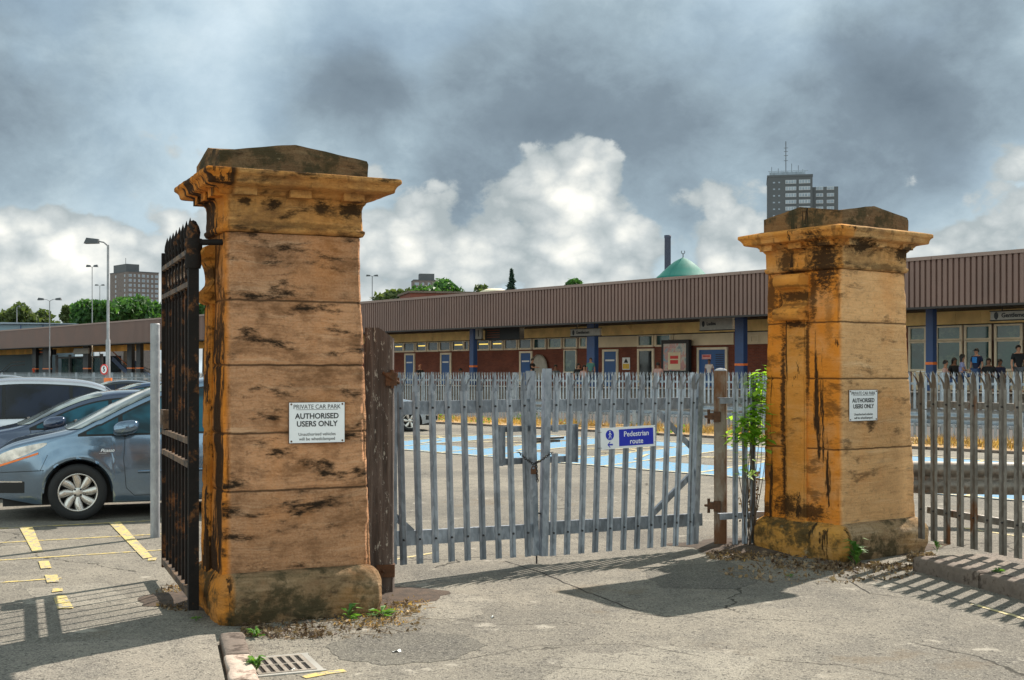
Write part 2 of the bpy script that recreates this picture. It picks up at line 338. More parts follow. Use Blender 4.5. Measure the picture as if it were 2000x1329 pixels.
M['pave'] = asphalt('pavement_surface', (.30, .24, .20), (.20, .165, .14), False)

def paint(name, col, wear=.5, under=(.28, .26, .23)):
    m, T = newmat(name); P = T.node('ShaderNodeNewGeometry').outputs['Position']
    k = T.mapr(T.noise(P, 13, 9, .8), .545 - .1 * wear, .60 - .1 * wear, 0, .95)
    cc = T.mix(T.mapr(T.noise(P, 2, 4, .6), .3, .7, 0, .35), col, tuple(q * .8 for q in col))
    cc = T.mix(k, cc, under); cc = T.mix(T.mapr(T.sep(T.voro(P, 95, out='Color'))[0], .2, .05, 0, .5), cc, (.06, .055, .05))
    T.put(T.b.inputs['Base Color'], cc); T.b.inputs['Roughness'].default_value = .85
    T.put(T.b.inputs['Normal'], T.bump(T.noise(P, 60, 5, .6), .3, .006)); return m
M['yellow'] = paint('worn_yellow_road_paint', (.60, .45, .15), .52)
M['blue_bay'] = paint('faded_blue_bay_paint', (.07, .29, .50), .5)
M['yellow_thin'] = paint('cream_yellow_bay_paint', (.62, .50, .24), .5)

def galv(name, c0, c1, rust=0., rough=.5, metal=.55):
    m, T = newmat(name); rnd = T.node('ShaderNodeObjectInfo').outputs['Random']
    sp = T.sep(T.voro(T.mapping(T.oc, (1, 1, .5)), 38, out='Color'))[0]
    cc = T.mix(sp, c0, c1); cc = T.mix(T.mapr(T.noise(T.oc, 3, 7, .65), .4, .68, 0, .5), cc, tuple(q * .5 for q in c0))
    tn = T.mapr(rnd, 0, 1, .78, 1.15, False); cc = T.mix(1, cc, T.comb(tn, tn, tn), 'MULTIPLY')
    cc = T.mix(T.mapr(T.noise(T.mapping(T.oc, (1, 1, .12)), 9, 6, .7), .5, .66, 0, .35), cc, tuple(q * .42 for q in c0))
    if rust: cc = T.mix(T.mapr(T.noise(T.mapping(T.oc, (1, 1, .25)), 5, 8, .7), .62 - .25 * rust, .68 - .12 * rust), cc, (.13, .055, .022))
    T.put(T.b.inputs['Base Color'], cc); T.b.inputs['Metallic'].default_value = metal
    T.put(T.b.inputs['Roughness'], T.mapr(sp, 0, 1, rough - .1, rough + .12, False))
    T.put(T.b.inputs['Normal'], T.bump(T.noise(T.oc, 30, 5, .6), .2, .004)); return m
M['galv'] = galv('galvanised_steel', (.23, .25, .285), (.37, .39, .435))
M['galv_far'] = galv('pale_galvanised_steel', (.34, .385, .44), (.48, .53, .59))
M['galv_brown'] = galv('weathered_brown_galvanised_steel', (.16, .14, .12), (.28, .25, .22), .25)
M['galv_rust'] = galv('rusting_steel', (.22, .17, .13), (.30, .25, .20), .95)
M['greypost'] = galv('scuffed_pole_galvanising', (.27, .27, .29), (.36, .36, .37), .0, .6, .25)
M['iron'] = simple('flaking_black_iron_paint', (.012, .009, .008), .8, .0, .4, 12, .5, 50, spec=.2, grime=(.15, .06, .02), gs=5, gth=.53)
M['iron_bar'] = simple('rusty_wrought_iron', (.14, .085, .05), .7, .3, .5, 10, .5, 60, grime=(.035, .025, .02), gs=6, gth=.46)
M['rust'] = simple('brown_rust', (.10, .045, .022), .9, .1, .4, 20, .6, 80)
M['bolt'] = simple('dark_bolt_steel', (.05, .045, .045), .5, .6)
def wood():
    m, T = newmat('weathered_timber'); x, y, z = T.sep(T.oc)
    v = T.comb(T.math('MULTIPLY', x, 14), T.math('MULTIPLY', y, 14), T.math('MULTIPLY', z, 1.0))
    g = T.noise(v, 1.6, 8, .65, .3)
    cc = T.ramp(g, [(.3, (.03, .02, .016)), (.5, (.085, .06, .05)), (.7, (.17, .13, .11))])
    flake = T.mapr(T.noise(T.comb(T.math('MULTIPLY', x, 12), T.math('MULTIPLY', y, 12), T.math('MULTIPLY', z, 3.5)), 3, 8, .8), .58, .62)
    cc = T.mix(T.math('MULTIPLY', flake, .8), cc, (.50, .46, .40))
    T.put(T.b.inputs['Base Color'], cc); T.b.inputs['Roughness'].default_value = .9; T.put(T.b.inputs['Normal'], T.bump(g, .9, .02)); return m
M['wood'] = wood()
def brick(name, c1, c2, mort, scale=1.):
    m, T = newmat(name); x, y, z = T.sep(T.oc)
    n = T.node('ShaderNodeTexBrick'); T.put(n.inputs['Vector'], T.comb(T.math('ADD', x, y), z, 0)); n.inputs['Scale'].default_value = scale
    n.inputs['Brick Width'].default_value = .225; n.inputs['Row Height'].default_value = .075; n.inputs['Mortar Size'].default_value = .006
    for i, q in ((1, c1), (2, c2), (3, mort)): n.inputs[i].default_value = tuple(q) + (1,)
    cc = T.mix(T.mapr(T.noise(T.oc, .7, 6, .6), .4, .7, 0, .45), n.outputs[0], tuple(q * .45 for q in c1))
    T.put(T.b.inputs['Base Color'], cc); T.b.inputs['Roughness'].default_value = .85; return m
M['brick'] = brick('red_brown_brickwork', (.17, .042, .026), (.24, .062, .034), (.15, .10, .08))
M['brick_tower'] = brick('brown_tower_brick', (.15, .12, .115), (.19, .15, .14), (.16, .14, .13), .5)
M['brown'] = simple('brown_fascia_cladding', (.20, .118, .095), .5, .1, .14, .5, grime=(.15, .09, .075), gs=.4, gth=.62)
M['brown_cap'] = simple('fascia_cap_metal', (.27, .18, .15), .5, .1, .1, .6)
M['cream'] = simple('yellowed_cream_panels', (.95, .68, .30), .7, 0, .22, 1.1, grime=(.6, .4, .17), gs=.5, gth=.58)
M['gold'] = simple('amber_soffit_panels', (.9, .5, .13), .7, 0, .3, .5)
M['greycream'] = simple('grey_cream_panels', (.78, .66, .48), .7, 0, .14, .8)
M['frame'] = simple('painted_window_frame', (.8, .7, .55), .6, 0, .1, 2)
M['bluedoor'] = simple('blue_painted_door', (.012, .085, .29), .4, 0, .15, 2)
M['bluecol'] = simple('navy_painted_steel', (.025, .07, .22), .4, 0, .2, 1)
M['darkcol'] = simple('black_painted_steel', (.012, .014, .018), .5, 0, .2, 1)
M['ballast'] = simple('dark_track_ballast', (.05, .04, .035), .95, 0, .5, 3)
M['soffit'] = simple('dark_soffit', (.035, .027, .024), .7, 0, .2, .5)
M['glass_dark'] = simple('dark_station_glass', (.022, .026, .03), .08, 0, .5, 1.5)
M['glass_green'] = simple('green_tinted_glass', (.03, .075, .075), .07, 0, .8, .6, grime=(.11, .17, .13), gs=.8, gth=.5)
M['orange'] = simple('orange_band', (.9, .22, .05), .5)
M['white'] = simple('white_sign_enamel', (.80, .80, .82), .35, 0, .04, 8, grime=(.55, .5, .45), gs=6, gth=.68)
M['black'] = simple('black_lettering', (.015, .015, .018), .5)
M['signblue'] = simple('royal_blue_sign', (.012, .028, .42), .35, 0, .06, 6)
M['signgrey'] = simple('grey_sign_panel', (.40, .37, .33), .5)
M['red'] = simple('red_sign_band', (.62, .03, .03), .5)
M['dark'] = simple('black_rubber_plastic', (.012, .012, .013), .65, 0, .3, 20)
M['tyre'] = simple('black_tyre_rubber', (.014, .014, .015), .8, 0, .3, 30)
M['alloy'] = simple('silver_alloy', (.62, .58, .55), .28, .75, .08, 10)
M['concrete'] = simple('grey_concrete', (.33, .31, .28), .9, 0, .2, 1.5)
M['kerb'] = simple('worn_kerb_stone', (.50, .39, .32), .9, 0, .28, 7, .9, 28, grime=(.19, .13, .10), gs=5, gth=.52)
M['kerb_dark'] = simple('sooty_kerb_stone', (.17, .13, .105), .9, 0, .4, 6, .9, 28, grime=(.06, .04, .03), gs=6, gth=.5)
M['grate'] = simple('worn_cast_iron', (.30, .26, .22), .65, .3, .25, 14, .5, 50, grime=(.15, .09, .055), gs=7, gth=.56)
M['hole'] = simple('drain_hole_dirt', (.015, .01, .008), .95)
M['skin1'] = simple('tan_skin', (.50, .24, .15), .6); M['skin2'] = simple('brown_skin', (.26, .12, .07), .6)
M['hair'] = simple('black_hair', (.014, .010, .009), .55)
def carpaint(name, col, metal=.55, rough=.16):
    m, T = newmat(name); T.put(T.b.inputs['Base Color'], T.mix(T.mapr(T.noise(T.oc, 1.5, 4), .4, .7, 0, .25), col, tuple(q * .7 for q in col)))
    T.b.inputs['Metallic'].default_value = metal; T.b.inputs['Coat Weight'].default_value = 1; T.b.inputs['Coat Roughness'].default_value = .03
    T.put(T.b.inputs['Roughness'], T.mapr(T.noise(T.oc, 4, 5), .3, .7, rough - .05, rough + .06)); return m
def carglass(name, col):
    m, T = newmat(name); T.put(T.b.inputs['Base Color'], T.mix(T.mapr(T.noise(T.oc, 2.2, 3, .5, .5), .42, .62), col, tuple(q * .25 for q in col)))
    T.b.inputs['Roughness'].default_value = .04; T.b.inputs['IOR'].default_value = 1.36; T.b.inputs['Coat Roughness'].default_value = .02; return m
M['cg_blue'] = carglass('blue_car_glass', (.012, .10, .15)); M['cg_dark'] = carglass('dark_car_glass', (.008, .014, .035)); M['cg_screen'] = carglass('windscreen_glass', (.24, .28, .27))
def leafmat(name, a, b, tr=.35):
    m, T = newmat(name); g = T.node('ShaderNodeNewGeometry').outputs['Random Per Island']
    n = T.noise(T.oc, .55, 3)
    cc = T.mix(T.mapr(T.math('MULTIPLY_ADD', n, .8, T.math('MULTIPLY', g, .5)), .35, .9), a, b)
    T.put(T.b.inputs['Base Color'], cc); T.b.inputs['Roughness'].default_value = .55
    t = T.node('ShaderNodeBsdfTranslucent'); T.put(t.inputs[0], T.mix(1, cc, (1.6, 1.7, .8), 'MULTIPLY'))
    mx = T.node('ShaderNodeMixShader'); mx.inputs[0].default_value = tr
    T.l.new(T.b.outputs[0], mx.inputs[1]); T.l.new(t.outputs[0], mx.inputs[2]); T.l.new(mx.outputs[0], T.n['Material Output'].inputs[0]); return m
M['leaf_tree'] = leafmat('dark_green_foliage', (.022, .07, .02), (.07, .16, .035))
M['leaf_olive'] = leafmat('olive_foliage', (.035, .06, .02), (.11, .14, .045))
M['leaf_pine'] = leafmat('blue_green_needles', (.012, .035, .025), (.03, .07, .045), .15)
M['leaf_bright'] = leafmat('bright_green_leaves', (.16, .32, .03), (.34, .50, .07), .55)
M['leaf_weed'] = leafmat('weed_green_leaves', (.05, .14, .02), (.14, .27, .045), .35)
M['straw'] = leafmat('dry_straw_grass', (.30, .15, .045), (.56, .36, .13), .3)
M['litter'] = leafmat('brown_leaf_litter', (.06, .03, .015), (.30, .20, .11), .1)
M['bark'] = simple('brown_bark', (.09, .06, .04), .9, 0, .3, 6, .6, 30)
M['dome'] = simple('green_copper_dome', (.01, .15, .12), .75, .0, .18, .4)
M['tower_dark'] = simple('dark_grey_tower_cladding', (.085, .09, .10), .8, 0, .12, .2)
M['tower_glass'] = simple('pale_reflecting_glazing', (.24, .28, .34), .3, .0, .25, .5)
M['tower_white'] = simple('white_window_surround', (.46, .47, .50), .6, 0, .1, .4)
M['litterwhite'] = simple('white_paper', (.85, .85, .83), .7)
# ------------------------------------------------------------------ ground and road markings
def struct(name, mb, mat, origin=0, **k): return tag(mb.build(name, mat, None, origin=origin, **k), kind='structure')
g = MB(); g.grid(lambda u, v: Vector(((u - .5) * 3000, -80 + v * 2400, 0)), 30, 30, False, False); struct('ground', g, M['asphalt'])
def mark(name, pts, mat, z=.004): mb = MB(); mb.add([gp(x, y) + Vector((0, 0, z)) for x, y in pts], [tuple(range(len(pts)))[::-1]]); return struct(name, mb, mat)
def ribbon(mb, pts, w, z=.004, wob=.004):
    P = [Vector((p[0], p[1], z)) for p in pts]; Q = []
    for a, b in zip(P, P[1:]):
        n = max(int((b - a).length / .12), 1); Q += [a.lerp(b, i / n) for i in range(n)]
    Q.append(P[-1]); vs = []
    for i, p in enumerate(Q):
        d = (Q[min(i + 1, len(Q) - 1)] - Q[max(i - 1, 0)]).normalized(); nn = Vector((-d.y, d.x, 0))
        vs += [p + nn * (w / 2 + wob * fN(p, 9)), p - nn * (w / 2 + wob * fN(p + Vector((5, 5, 0)), 9))]
    mb.add(vs, [(2 * i, 2 * i + 1, 2 * i + 3, 2 * i + 2) for i in range(len(Q) - 1)])
def line(name, pts, w, mat, z=.004):
    mb = MB(); ribbon(mb, [gp(x, y) for x, y in pts], w, z); return struct(name, mb, mat)
for pts in ([(-60, 1036), (330, 1016)], [(-60, 1064), (330, 1043)], [(-60, 1099), (330, 1074)], [(-60, 1143), (120, 1130)]):
    line('yellow_line', pts, .055, M['yellow'])
for pts in ([(38, 1032), (64, 1031), (84, 1079), (64, 1080)], [(212, 1022), (234, 1020), (298, 1090), (280, 1093)],
            [(75, 1098), (95, 1097), (101, 1111), (80, 1113)], [(87, 1125), (112, 1124), (116, 1138), (92, 1140)],
            [(103, 1152), (122, 1150), (123, 1156), (101, 1159)], [(104, 1167), (129, 1165), (144, 1190), (112, 1191)],
            [(290, 1092), (307, 1091), (304, 1096), (288, 1097)]):
    mark('yellow_bar', pts, M['yellow'], .008)
line('yellow_line', [(592, 1324), (640, 1315), (674, 1311)], .07, M['yellow']); line('yellow_line', [(1900, 1181), (2060, 1226)], .05, M['yellow_thin'])
line('yellow_line', [(770, 1094), (850, 1080)], .05, M['yellow_thin']); line('yellow_line', [(1870, 1030), (2100, 1065)], .07, M['yellow_thin'])
def crack(pts, w):
    mb = MB(); P = [gp(*q) for q in pts]; Q = []
    for a, b in zip(P, P[1:]):
        n = max(int((b - a).length / .03), 1)
        for i in range(n): q = a.lerp(b, i / n); Q.append(q + Vector((.02 * noise.noise(q * 5), .03 * noise.noise(q * 6 + Vector((3, 0, 0))), 0)))
    Q.append(P[-1]); vs = []
    for i, q in enumerate(Q):
        ww = w * (.5 + .7 * abs(noise.noise(q * 9))) * min(1, (len(Q) - i) / 8); d = (Q[min(i + 1, len(Q) - 1)] - Q[max(i - 1, 0)]).normalized(); nn = Vector((-d.y, d.x, 0)) * ww; vs += [q + nn + Vector((0, 0, .003)), q - nn + Vector((0, 0, .003))]
    mb.add(vs, [(2 * i, 2 * i + 1, 2 * i + 3, 2 * i + 2) for i in range(len(Q) - 1)]); struct('ground_crack', mb, M['hole'])
crack([(985, 1096), (1055, 1118), (1150, 1158), (1250, 1196)], .008); crack([(1350, 1066), (1440, 1072), (1500, 1078)], .006); crack([(1600, 1130), (1660, 1136), (1700, 1160), (1790, 1172)], .007)
crack([(800, 1200), (1000, 1222), (1110, 1216), (1200, 1230)], .003); crack([(900, 1290), (1050, 1262), (1240, 1258), (1400, 1290)], .0035); crack([(1500, 1290), (1640, 1300), (1800, 1329)], .004); crack([(1050, 1300), (1200, 1310), (1330, 1329)], .003)
def patch(pts, mat, z=.0022, n=26):
    mb = MB(); P = [gp(*q) for q in pts]; Q = []
    for a, b in zip(P, P[1:] + P[:1]):
        for i in range(n): q = a.lerp(b, i / n); Q.append(q + Vector((.09 * noise.noise(q * 2.5) + .03 * noise.noise(q * 11), .12 * noise.noise(q * 2.5 + Vector((3, 1, 0))) + .04 * noise.noise(q * 13), z)))
    mb.add(Q, [tuple(range(len(Q)))[::-1]]); struct('asphalt_patch', mb, mat)
patch([(640, 1256), (760, 1238), (900, 1240), (960, 1262), (900, 1290), (760, 1300), (650, 1288)], M['patch'])
patch([(800, 1176), (900, 1160), (960, 1172), (950, 1200), (880, 1212), (790, 1205)], M['palepatch'], .0014)
patch([(1080, 1290), (1300, 1262), (1480, 1284), (1440, 1340), (1060, 1345)], M['palepatch'], .0012)
patch([(1250, 1110), (1420, 1095), (1500, 1130), (1430, 1150), (1290, 1146)], M['patch'], .0018)
patch([(60, 1150), (200, 1138), (250, 1170), (100, 1190)], M['palepatch'], .0012)
# disabled bays: station axes
EU = Vector((-.6462, .7632, 0)); EV = Vector((.7632, .6462, 0))
def S(u, v, z=0.): return EU * u + EV * v + Vector((0, 0, z))
def at(px, V):  # u of photo column px on the plane v = V
    k = (px - 1000) / F; t = V / (k * EV.x + EV.y); return (k * t) * EU.x + t * EU.y
def zat(px, py, V):
    k = (px - 1000) / F; t = V / (k * EV.x + EV.y); return H + (HY - py) * t / F
def sq(mb, u0, u1, v0, v1, z): mb.add([S(u0, v0, z), S(u1, v0, z), S(u1, v1, z), S(u0, v1, z)], [(0, 1, 2, 3)])
blue = MB(); yl = MB()
ua, ub = at(2350, 15.5), at(640, 15.5)
sq(blue, ua, ub, 15.6, 17.3, .004); sq(blue, ua, ub, 21.0, 22.3, .004)
u = ua; i = 0
while u < ub:
    blue.add([S(u, 17.3, .004), S(u + 1.4, 17.3, .004), S(u + 2.5, 21.0, .004), S(u + 1.1, 21.0, .004)], [(0, 1, 2, 3)])
    for o in (0, 1.4): ribbon(yl, [S(u + o - .5, 15.6), S(u + o + 1.5, 22.3)], .10, .009)
    ribbon(yl, [S(u + .3, 17.3), S(u + 1.2, 18.6)], .09, .0135)
    c = S(u + 2.7, 18.9); arc = [c + EU * (.75 * math.cos(a)) + EV * (.6 * math.sin(a)) for a in [R(q) for q in range(-30, 260, 20)]]
    ribbon(yl, arc, .11, .009); ribbon(yl, [c + EV * 1.5, c + EV * .3 + EU * .1, c + EU * .9 - EV * .4], .11, .0135)
    u += 3.55
ribbon(yl, [S(ua, 15.6), S(ub, 15.6)], .1, .0175); ribbon(yl, [S(ua, 22.3), S(ub, 22.3)], .1, .0175)
struct('blue_bay_paint', blue, M['blue_bay']); struct('yellow_bay_lines', yl, M['yellow_thin'])
struct('far_kerb', MB().hexa([S(at(2400, 24.6), 24.5), S(at(600, 24.6), 24.5), S(at(600, 24.6), 24.6), S(at(2400, 24.6), 24.6)] + [S(at(2400, 24.6), 24.5, .06), S(at(600, 24.6), 24.5, .06), S(at(600, 24.6), 24.6, .06), S(at(2400, 24.6), 24.6, .06)]), M['kerb_dark'])
tb = MB(); sq(tb, at(2600, 30), at(-400, 40), 28.6, 41.3, .01); struct('track_bed', tb, M['ballast'])

# left footway with kerb stones, right pavement with kerb stones
def slab(name, poly, z, mat, noise_edge=0.):
    mb = MB(); n = len(poly); vs = [Vector((p.x, p.y, 0.001)) for p in poly] + [Vector((p.x, p.y, z)) for p in poly]
    mb.add(vs, [tuple(range(n, 2 * n))] + [(i, (i + 1) % n, n + (i + 1) % n, n + i) for i in range(n)]); return struct(name, mb, mat, fixn=True)
kz = .07
k0, k1 = gp(452, 1236, kz), gp(478, 1329, kz); kd = (k1 - k0).normalized(); kn = Vector((-kd.y, kd.x, 0))
if kn.x < 0: kn = -kn
q0 = Vector((k0.x, k0.y, 0)); qL = gp(-300, 1300)
slab('footway', [q0 - kn * .10, Vector((qL.x, qL.y, 0)), Vector((qL.x, 0, 0)), q0 + kd * 7 - kn * .10], kz - .004, M['tarmac'])
def kerb_stone(a, b, w, z, mat, name='kerb_stone'):
    a = Vector(a); b = Vector(b); d = (b - a).normalized(); n = Vector((-d.y, d.x, 0)); L = (b - a).length; mb = MB()
    prof = [(-w / 2, -.02), (-w / 2, z - .012), (-w / 2 + .012, z), (w * .0, z + .002), (w / 2 - .015, z), (w / 2, z - .015), (w / 2, -.02)]
    nn = 24
    def fn(u, v):
        k = v * (len(prof) - 1); i = min(int(k), len(prof) - 2); f = k - i
        o = prof[i][0] * (1 - f) + prof[i + 1][0] * f; zz = prof[i][1] * (1 - f) + prof[i + 1][1] * f
        p = a + d * (.008 + u * (L - .016)) + n * o + Vector((0, 0, zz))
        return p + n * (.012 * fN(p, 6)) + Vector((0, 0, .007 * fN(p + Vector((9, 0, 0)), 7) - (.01 if u in (0, 1) else 0)))
    mb.grid(fn, nn, 12, True)
    mb.add([fn(0, j / 12) for j in range(13)], [tuple(range(13))]); mb.add([fn(1, j / 12) for j in range(13)], [tuple(range(13))[::-1]])
    return struct(name, mb, mat, origin=tuple((a + b) / 2), fixn=True)
for i in range(8):
    a = q0 + kd * (i * .62); kerb_stone(a, a + kd * .62, .15, kz + .004, M['kerb'] if i else M['kerb_dark'])
pz = .12
r0, r1 = gp(1793, 1090, pz), gp(2000, 1142, pz); rd = (r1 - r0); rd.z = 0; rd.normalize(); rn = Vector((-rd.y, rd.x, 0))
if rn.x < 0: rn = -rn
r0 = Vector((r0.x, r0.y, 0)) - rd * .08
slab('pavement', [r0 + rn * .14, r0 + rn * 1.3, r0 + rn * 1.3 + rd * 9, r0 + rn * .14 + rd * 9], pz - .002, M['pave'])
for i in range(9):
    a = r0 + rn * .075 + rd * (i * .9); kerb_stone(a, a + rd * .9, .15, pz + .004, M['kerb_dark'])

# ------------------------------------------------------------------ stone pillars
def rect_ring(x0, x1, y0, y1, r, step):
    """points and outward normals round a rectangle with small rounded corners"""
    out = []
    cs = [((x0 + r, y0 + r), 180), ((x1 - r, y0 + r), 270), ((x1 - r, y1 - r), 0), ((x0 + r, y1 - r), 90)]
    for k, ((cx, cy), a0) in enumerate(cs):
        for j in range(4):
            a = R(a0 + 30 * j); out.append(((cx + r * math.cos(a), cy + r * math.sin(a)), (math.cos(a), math.sin(a)), 1.))
        (nx, ny), _ = cs[(k + 1) % 4]
        a = R(a0 + 90); sx, sy = cx + r * math.cos(a), cy + r * math.sin(a); ex, ey = nx + r * math.cos(a), ny + r * math.sin(a)
        for j in range(1, step): f = j / step; out.append(((sx + (ex - sx) * f, sy + (ey - sy) * f), (math.cos(a), math.sin(a)), 0.))
    return out
def loft(levels, step, disp, r=.02, top=True, seed=0.):
    """levels: z,x0,x1,y0,y1 ; rings joined and displaced outward by disp(p, corner)"""
    mb = MB(); mb.smooth = True; rings = []
    for L in levels:
        z, x0, x1, y0, y1 = L[:5]; rg = []
        for (x, y), (nx, ny), c in rect_ring(x0, x1, y0, y1, r, step):
            p = Vector((x, y, z)); d = disp(p + Vector((seed, 0, 0)), c)
            rg.append(p + Vector((nx, ny, 0)) * d)
        rings.append(rg)
    n = len(rings[0]); vs = [p for rg in rings for p in rg]
    fs = [(i * n + k, i * n + (k + 1) % n, (i + 1) * n + (k + 1) % n, (i + 1) * n + k) for i in range(len(rings) - 1) for k in range(n)]
    mb.add(vs, fs); 
    if top: mb.add([p for p in rings[-1]], [tuple(range(n))], False)
    mb.add([p for p in rings[0]], [tuple(range(n))[::-1]], False); return mb
def shaft_disp(joints, amp):
    def f(p, c):
        d = amp * (.5 * noise.noise(Vector((p.x * 2.5, p.y * 2.5, p.z * 13))) + .9 * noise.noise(Vector((p.x * 1.7, p.y * 1.7, p.z * 3.2))) + .3 * noise.noise(p * 22))
        led = noise.noise(Vector((p.x * 1.3, p.y * 1.3, p.z * 7 + .4 * noise.noise(p * 4))))
        d -= amp * .9 * max(0, led - .25)
        for j in joints:
            jz = j + .006 * noise.noise(Vector((p.x * 3, p.y * 3, j)))
            q = abs(p.z - jz)
            if q < .014: d -= .014 * (1 - q / .014)
        if c: d -= .012 + .022 * max(0, noise.noise(p * Vector((1, 1, 1)).length * 1.1) + .1) + .012 * abs(noise.noise(p * 9))
        return d
    return f
def console(mb, y0, y1, z0, z1, x, sc_=1.9):
    """S-scroll bracket projecting to -x"""
    h = z1 - z0; P = []
    prof = [(0, 1.0), (.03, 1.0), (.06, .985), (.075, .95), (.082, .90), (.078, .84), (.066, .78), (.045, .70), (.028, .62), (.018, .52), (.014, .42), (.02, .34), (.045, .28), (.066, .235),
            (.082, .19), (.088, .14), (.08, .08), (.062, .04), (.038, .01), (.015, 0), (0, 0)]
    poly = [(-a * sc_, z0 + b * h) for a, b in prof]; n = len(poly)
    for (ya, yb, k) in ((y0, y1, 1.),):
        vs = [Vector((x + p[0], ya, p[1])) for p in poly] + [Vector((x + p[0], (ya + yb) / 2, p[1])) + Vector((.006 if 2 < i < n - 3 else 0, 0, 0)) for i, p in enumerate(poly)] + [Vector((x + p[0], yb, p[1])) for p in poly]
        mb.add(vs, [(j * n + i, j * n + i + 1, (j + 1) * n + i + 1, (j + 1) * n + i) for j in range(2) for i in range(n - 1)], True)
        mb.add([vs[i] for i in range(n)], [tuple(range(n))], False); mb.add([vs[2 * n + i] for i in range(n)], [tuple(range(n))[::-1]], False)
    for yy in (y0 - .006, y1 + .006):  # volutes on both cheeks
        for (cz, rad, s) in ((z0 + .13 * h, .027 * sc_, 1), (z0 + .88 * h, .023 * sc_, -1)):
            pts = [Vector((x - .045 * sc_ + (rad * (1 - t / 26)) * math.cos(s * t * .5), yy, cz + (rad * (1 - t / 26)) * math.sin(s * t * .5))) for t in range(24)]
            mb.tube(pts, [.008 * (1 - .5 * t / 24) for t in range(24)], 6)
        mb.tube([Vector((x + p[0] * .8, yy, p[1])) for p in poly[4:-6]], .006, 6)
    mb.tube([(x - .058 * sc_, y0 - .012, z0 + .14 * h), (x - .058 * sc_, y1 + .012, z0 + .14 * h)], .030 * sc_, 18); mb.tube([(x - .050 * sc_, y0 - .012, z0 + .87 * h), (x - .050 * sc_, y1 + .012, z0 + .87 * h)], .034 * sc_, 18)
def pillar(label, loc, rz, p):
    t = thing('gate_pillar', label, 'gate pillar', loc, R(rz), 'stone pillars either side of the gates')
    mS, mC, mP, mK = p['mats']; zt = p['zt']
    fx0, fx1, fy0, fy1 = p['bot']; tx0, tx1, ty0, ty1 = p['top']
    n = 150; lv = []
    for i in range(n + 1):
        z = .31 + (zt - .31) * i / n; f = i / n; lv.append((z, fx0 + (tx0 - fx0) * f, fx1 + (tx1 - fx1) * f, fy0 + (ty0 - fy0) * f, fy1 + (ty1 - fy1) * f))
    loft(lv, 36, shaft_disp(p['joints'], .010), .022, seed=p['seed']).build('shaft', mS, t)
    # plinth: a battered, rounded block
    bx0, bx1, by0, by1 = p['base']
    def pl(pv, c):
        d = .022 * noise.noise(pv * 3.1) + .013 * noise.noise(pv * 9) + .006 * noise.noise(pv * 30)
        if c: d -= .03 + .03 * abs(noise.noise(pv * 3))
        return d
    lv = []; sh = p['sh']
    for i in range(25):
        f = i / 24; z = -.05 + f * (p['bh'] + .05); k = max(0, (f - .62) / .38); e = sh * (1 - math.sqrt(max(0, 1 - k * k)))
        lo = .025 * max(0, 1 - f * 3)
        lv.append((z, bx0 + e + lo, bx1 - e - lo, by0 + e + lo, by1 - e - lo))
    loft(lv, 30, pl, .05, seed=p['seed']).build('plinth', mP, t)
    # frieze, mouldings and cornice
    ox0, ox1, oy0, oy1 = p['corn']; zc = p['zc']
    def lev(z, e): return (z, tx0 + (ox0 - tx0) * e, tx1 + (ox1 - tx1) * e, ty0 + (oy0 - ty0) * e, ty1 + (oy1 - ty1) * e)
    fd = lambda pv, c: .006 * noise.noise(Vector((pv.x * 3, pv.y * 3, pv.z * 9))) + .004 * noise.noise(pv * 20) - (.012 + .012 * abs(noise.noise(pv * 6)) if c else 0)
    pf = [(zt + .004, -.02), (zt + .008, .09), (zt + .03, .14), (zt + .045, .14), (zt + .055, .075)] + [(zt + .055 + q * .02, .075) for q in range(1, 8)] + [(zc - .165, .10), (zc - .150, .16), (zc - .14, .17)]
    loft([lev(*q) for q in pf], 30, fd, .02, seed=p['seed'] + 3).build('frieze', mC, t)
    pc = [(zc - .139, .15), (zc - .135, .22), (zc - .12, .30), (zc - .105, .36), (zc - .10, .44), (zc - .092, .62), (zc - .085, .80), (zc - .078, .83), (zc - .06, .85), (zc - .045, .88), (zc - .034, .925), (zc - .026, .975), (zc - .018, 1.), (zc - .0, 1.), (zc + .006, .985), (zc + .035, .3), (zc + .04, -.05)]
    cd = lambda pv, c: .007 * noise.noise(pv * 4) + .005 * noise.noise(pv * 14) + .003 * noise.noise(pv * 40) - (.01 + .016 * abs(noise.noise(pv * 7)) if c else 0)
    loft([lev(*q) for q in pc], 44, cd, .015, seed=p['seed'] + 5).build('cornice', mC, t)
    for k, fpos in enumerate((.10, .50, .90)):   # mutule blocks under the cornice
        for side in (0, 1):
            e = .52; zz = zc - .15; w = .075
            if side == 0: cx = tx0 + (tx1 - tx0) * fpos; y = ty0 + (oy0 - ty0) * e; b = MB().box(cx - w, cx + w, y, ty0 - .01, zz, zc - .098)
            else: cy = ty0 + (ty1 - ty0) * fpos; x = tx0 + (ox0 - tx0) * e; b = MB().box(x, tx0 - .01, cy - w, cy + w, zz, zc - .098)
            b.build('bracket_block', mC, t)
    # cross-gabled capstone
    cx0, cx1, cy0, cy1 = p['cap']; zb = zc + .015; ze, za = p['cz']; nn = 24
    def top(u, v):
        x = cx0 + (cx1 - cx0) * u; y = cy0 + (cy1 - cy0) * v
        z = ze + (za - ze) * max(1 - abs(2 * u - 1), 1 - abs(2 * v - 1)); return Vector((x, y, z + .006 * noise.noise(Vector((x, y, 1)) * 7)))
    mb = MB(); mb.grid(top, nn, nn, False)
    per = [(i / nn, 0) for i in range(nn)] + [(1, i / nn) for i in range(nn)] + [(1 - i / nn, 1) for i in range(nn)] + [(0, 1 - i / nn) for i in range(nn)]
    ctr = Vector(((cx0 + cx1) / 2, (cy0 + cy1) / 2, 0)); rows = 6; vs = []
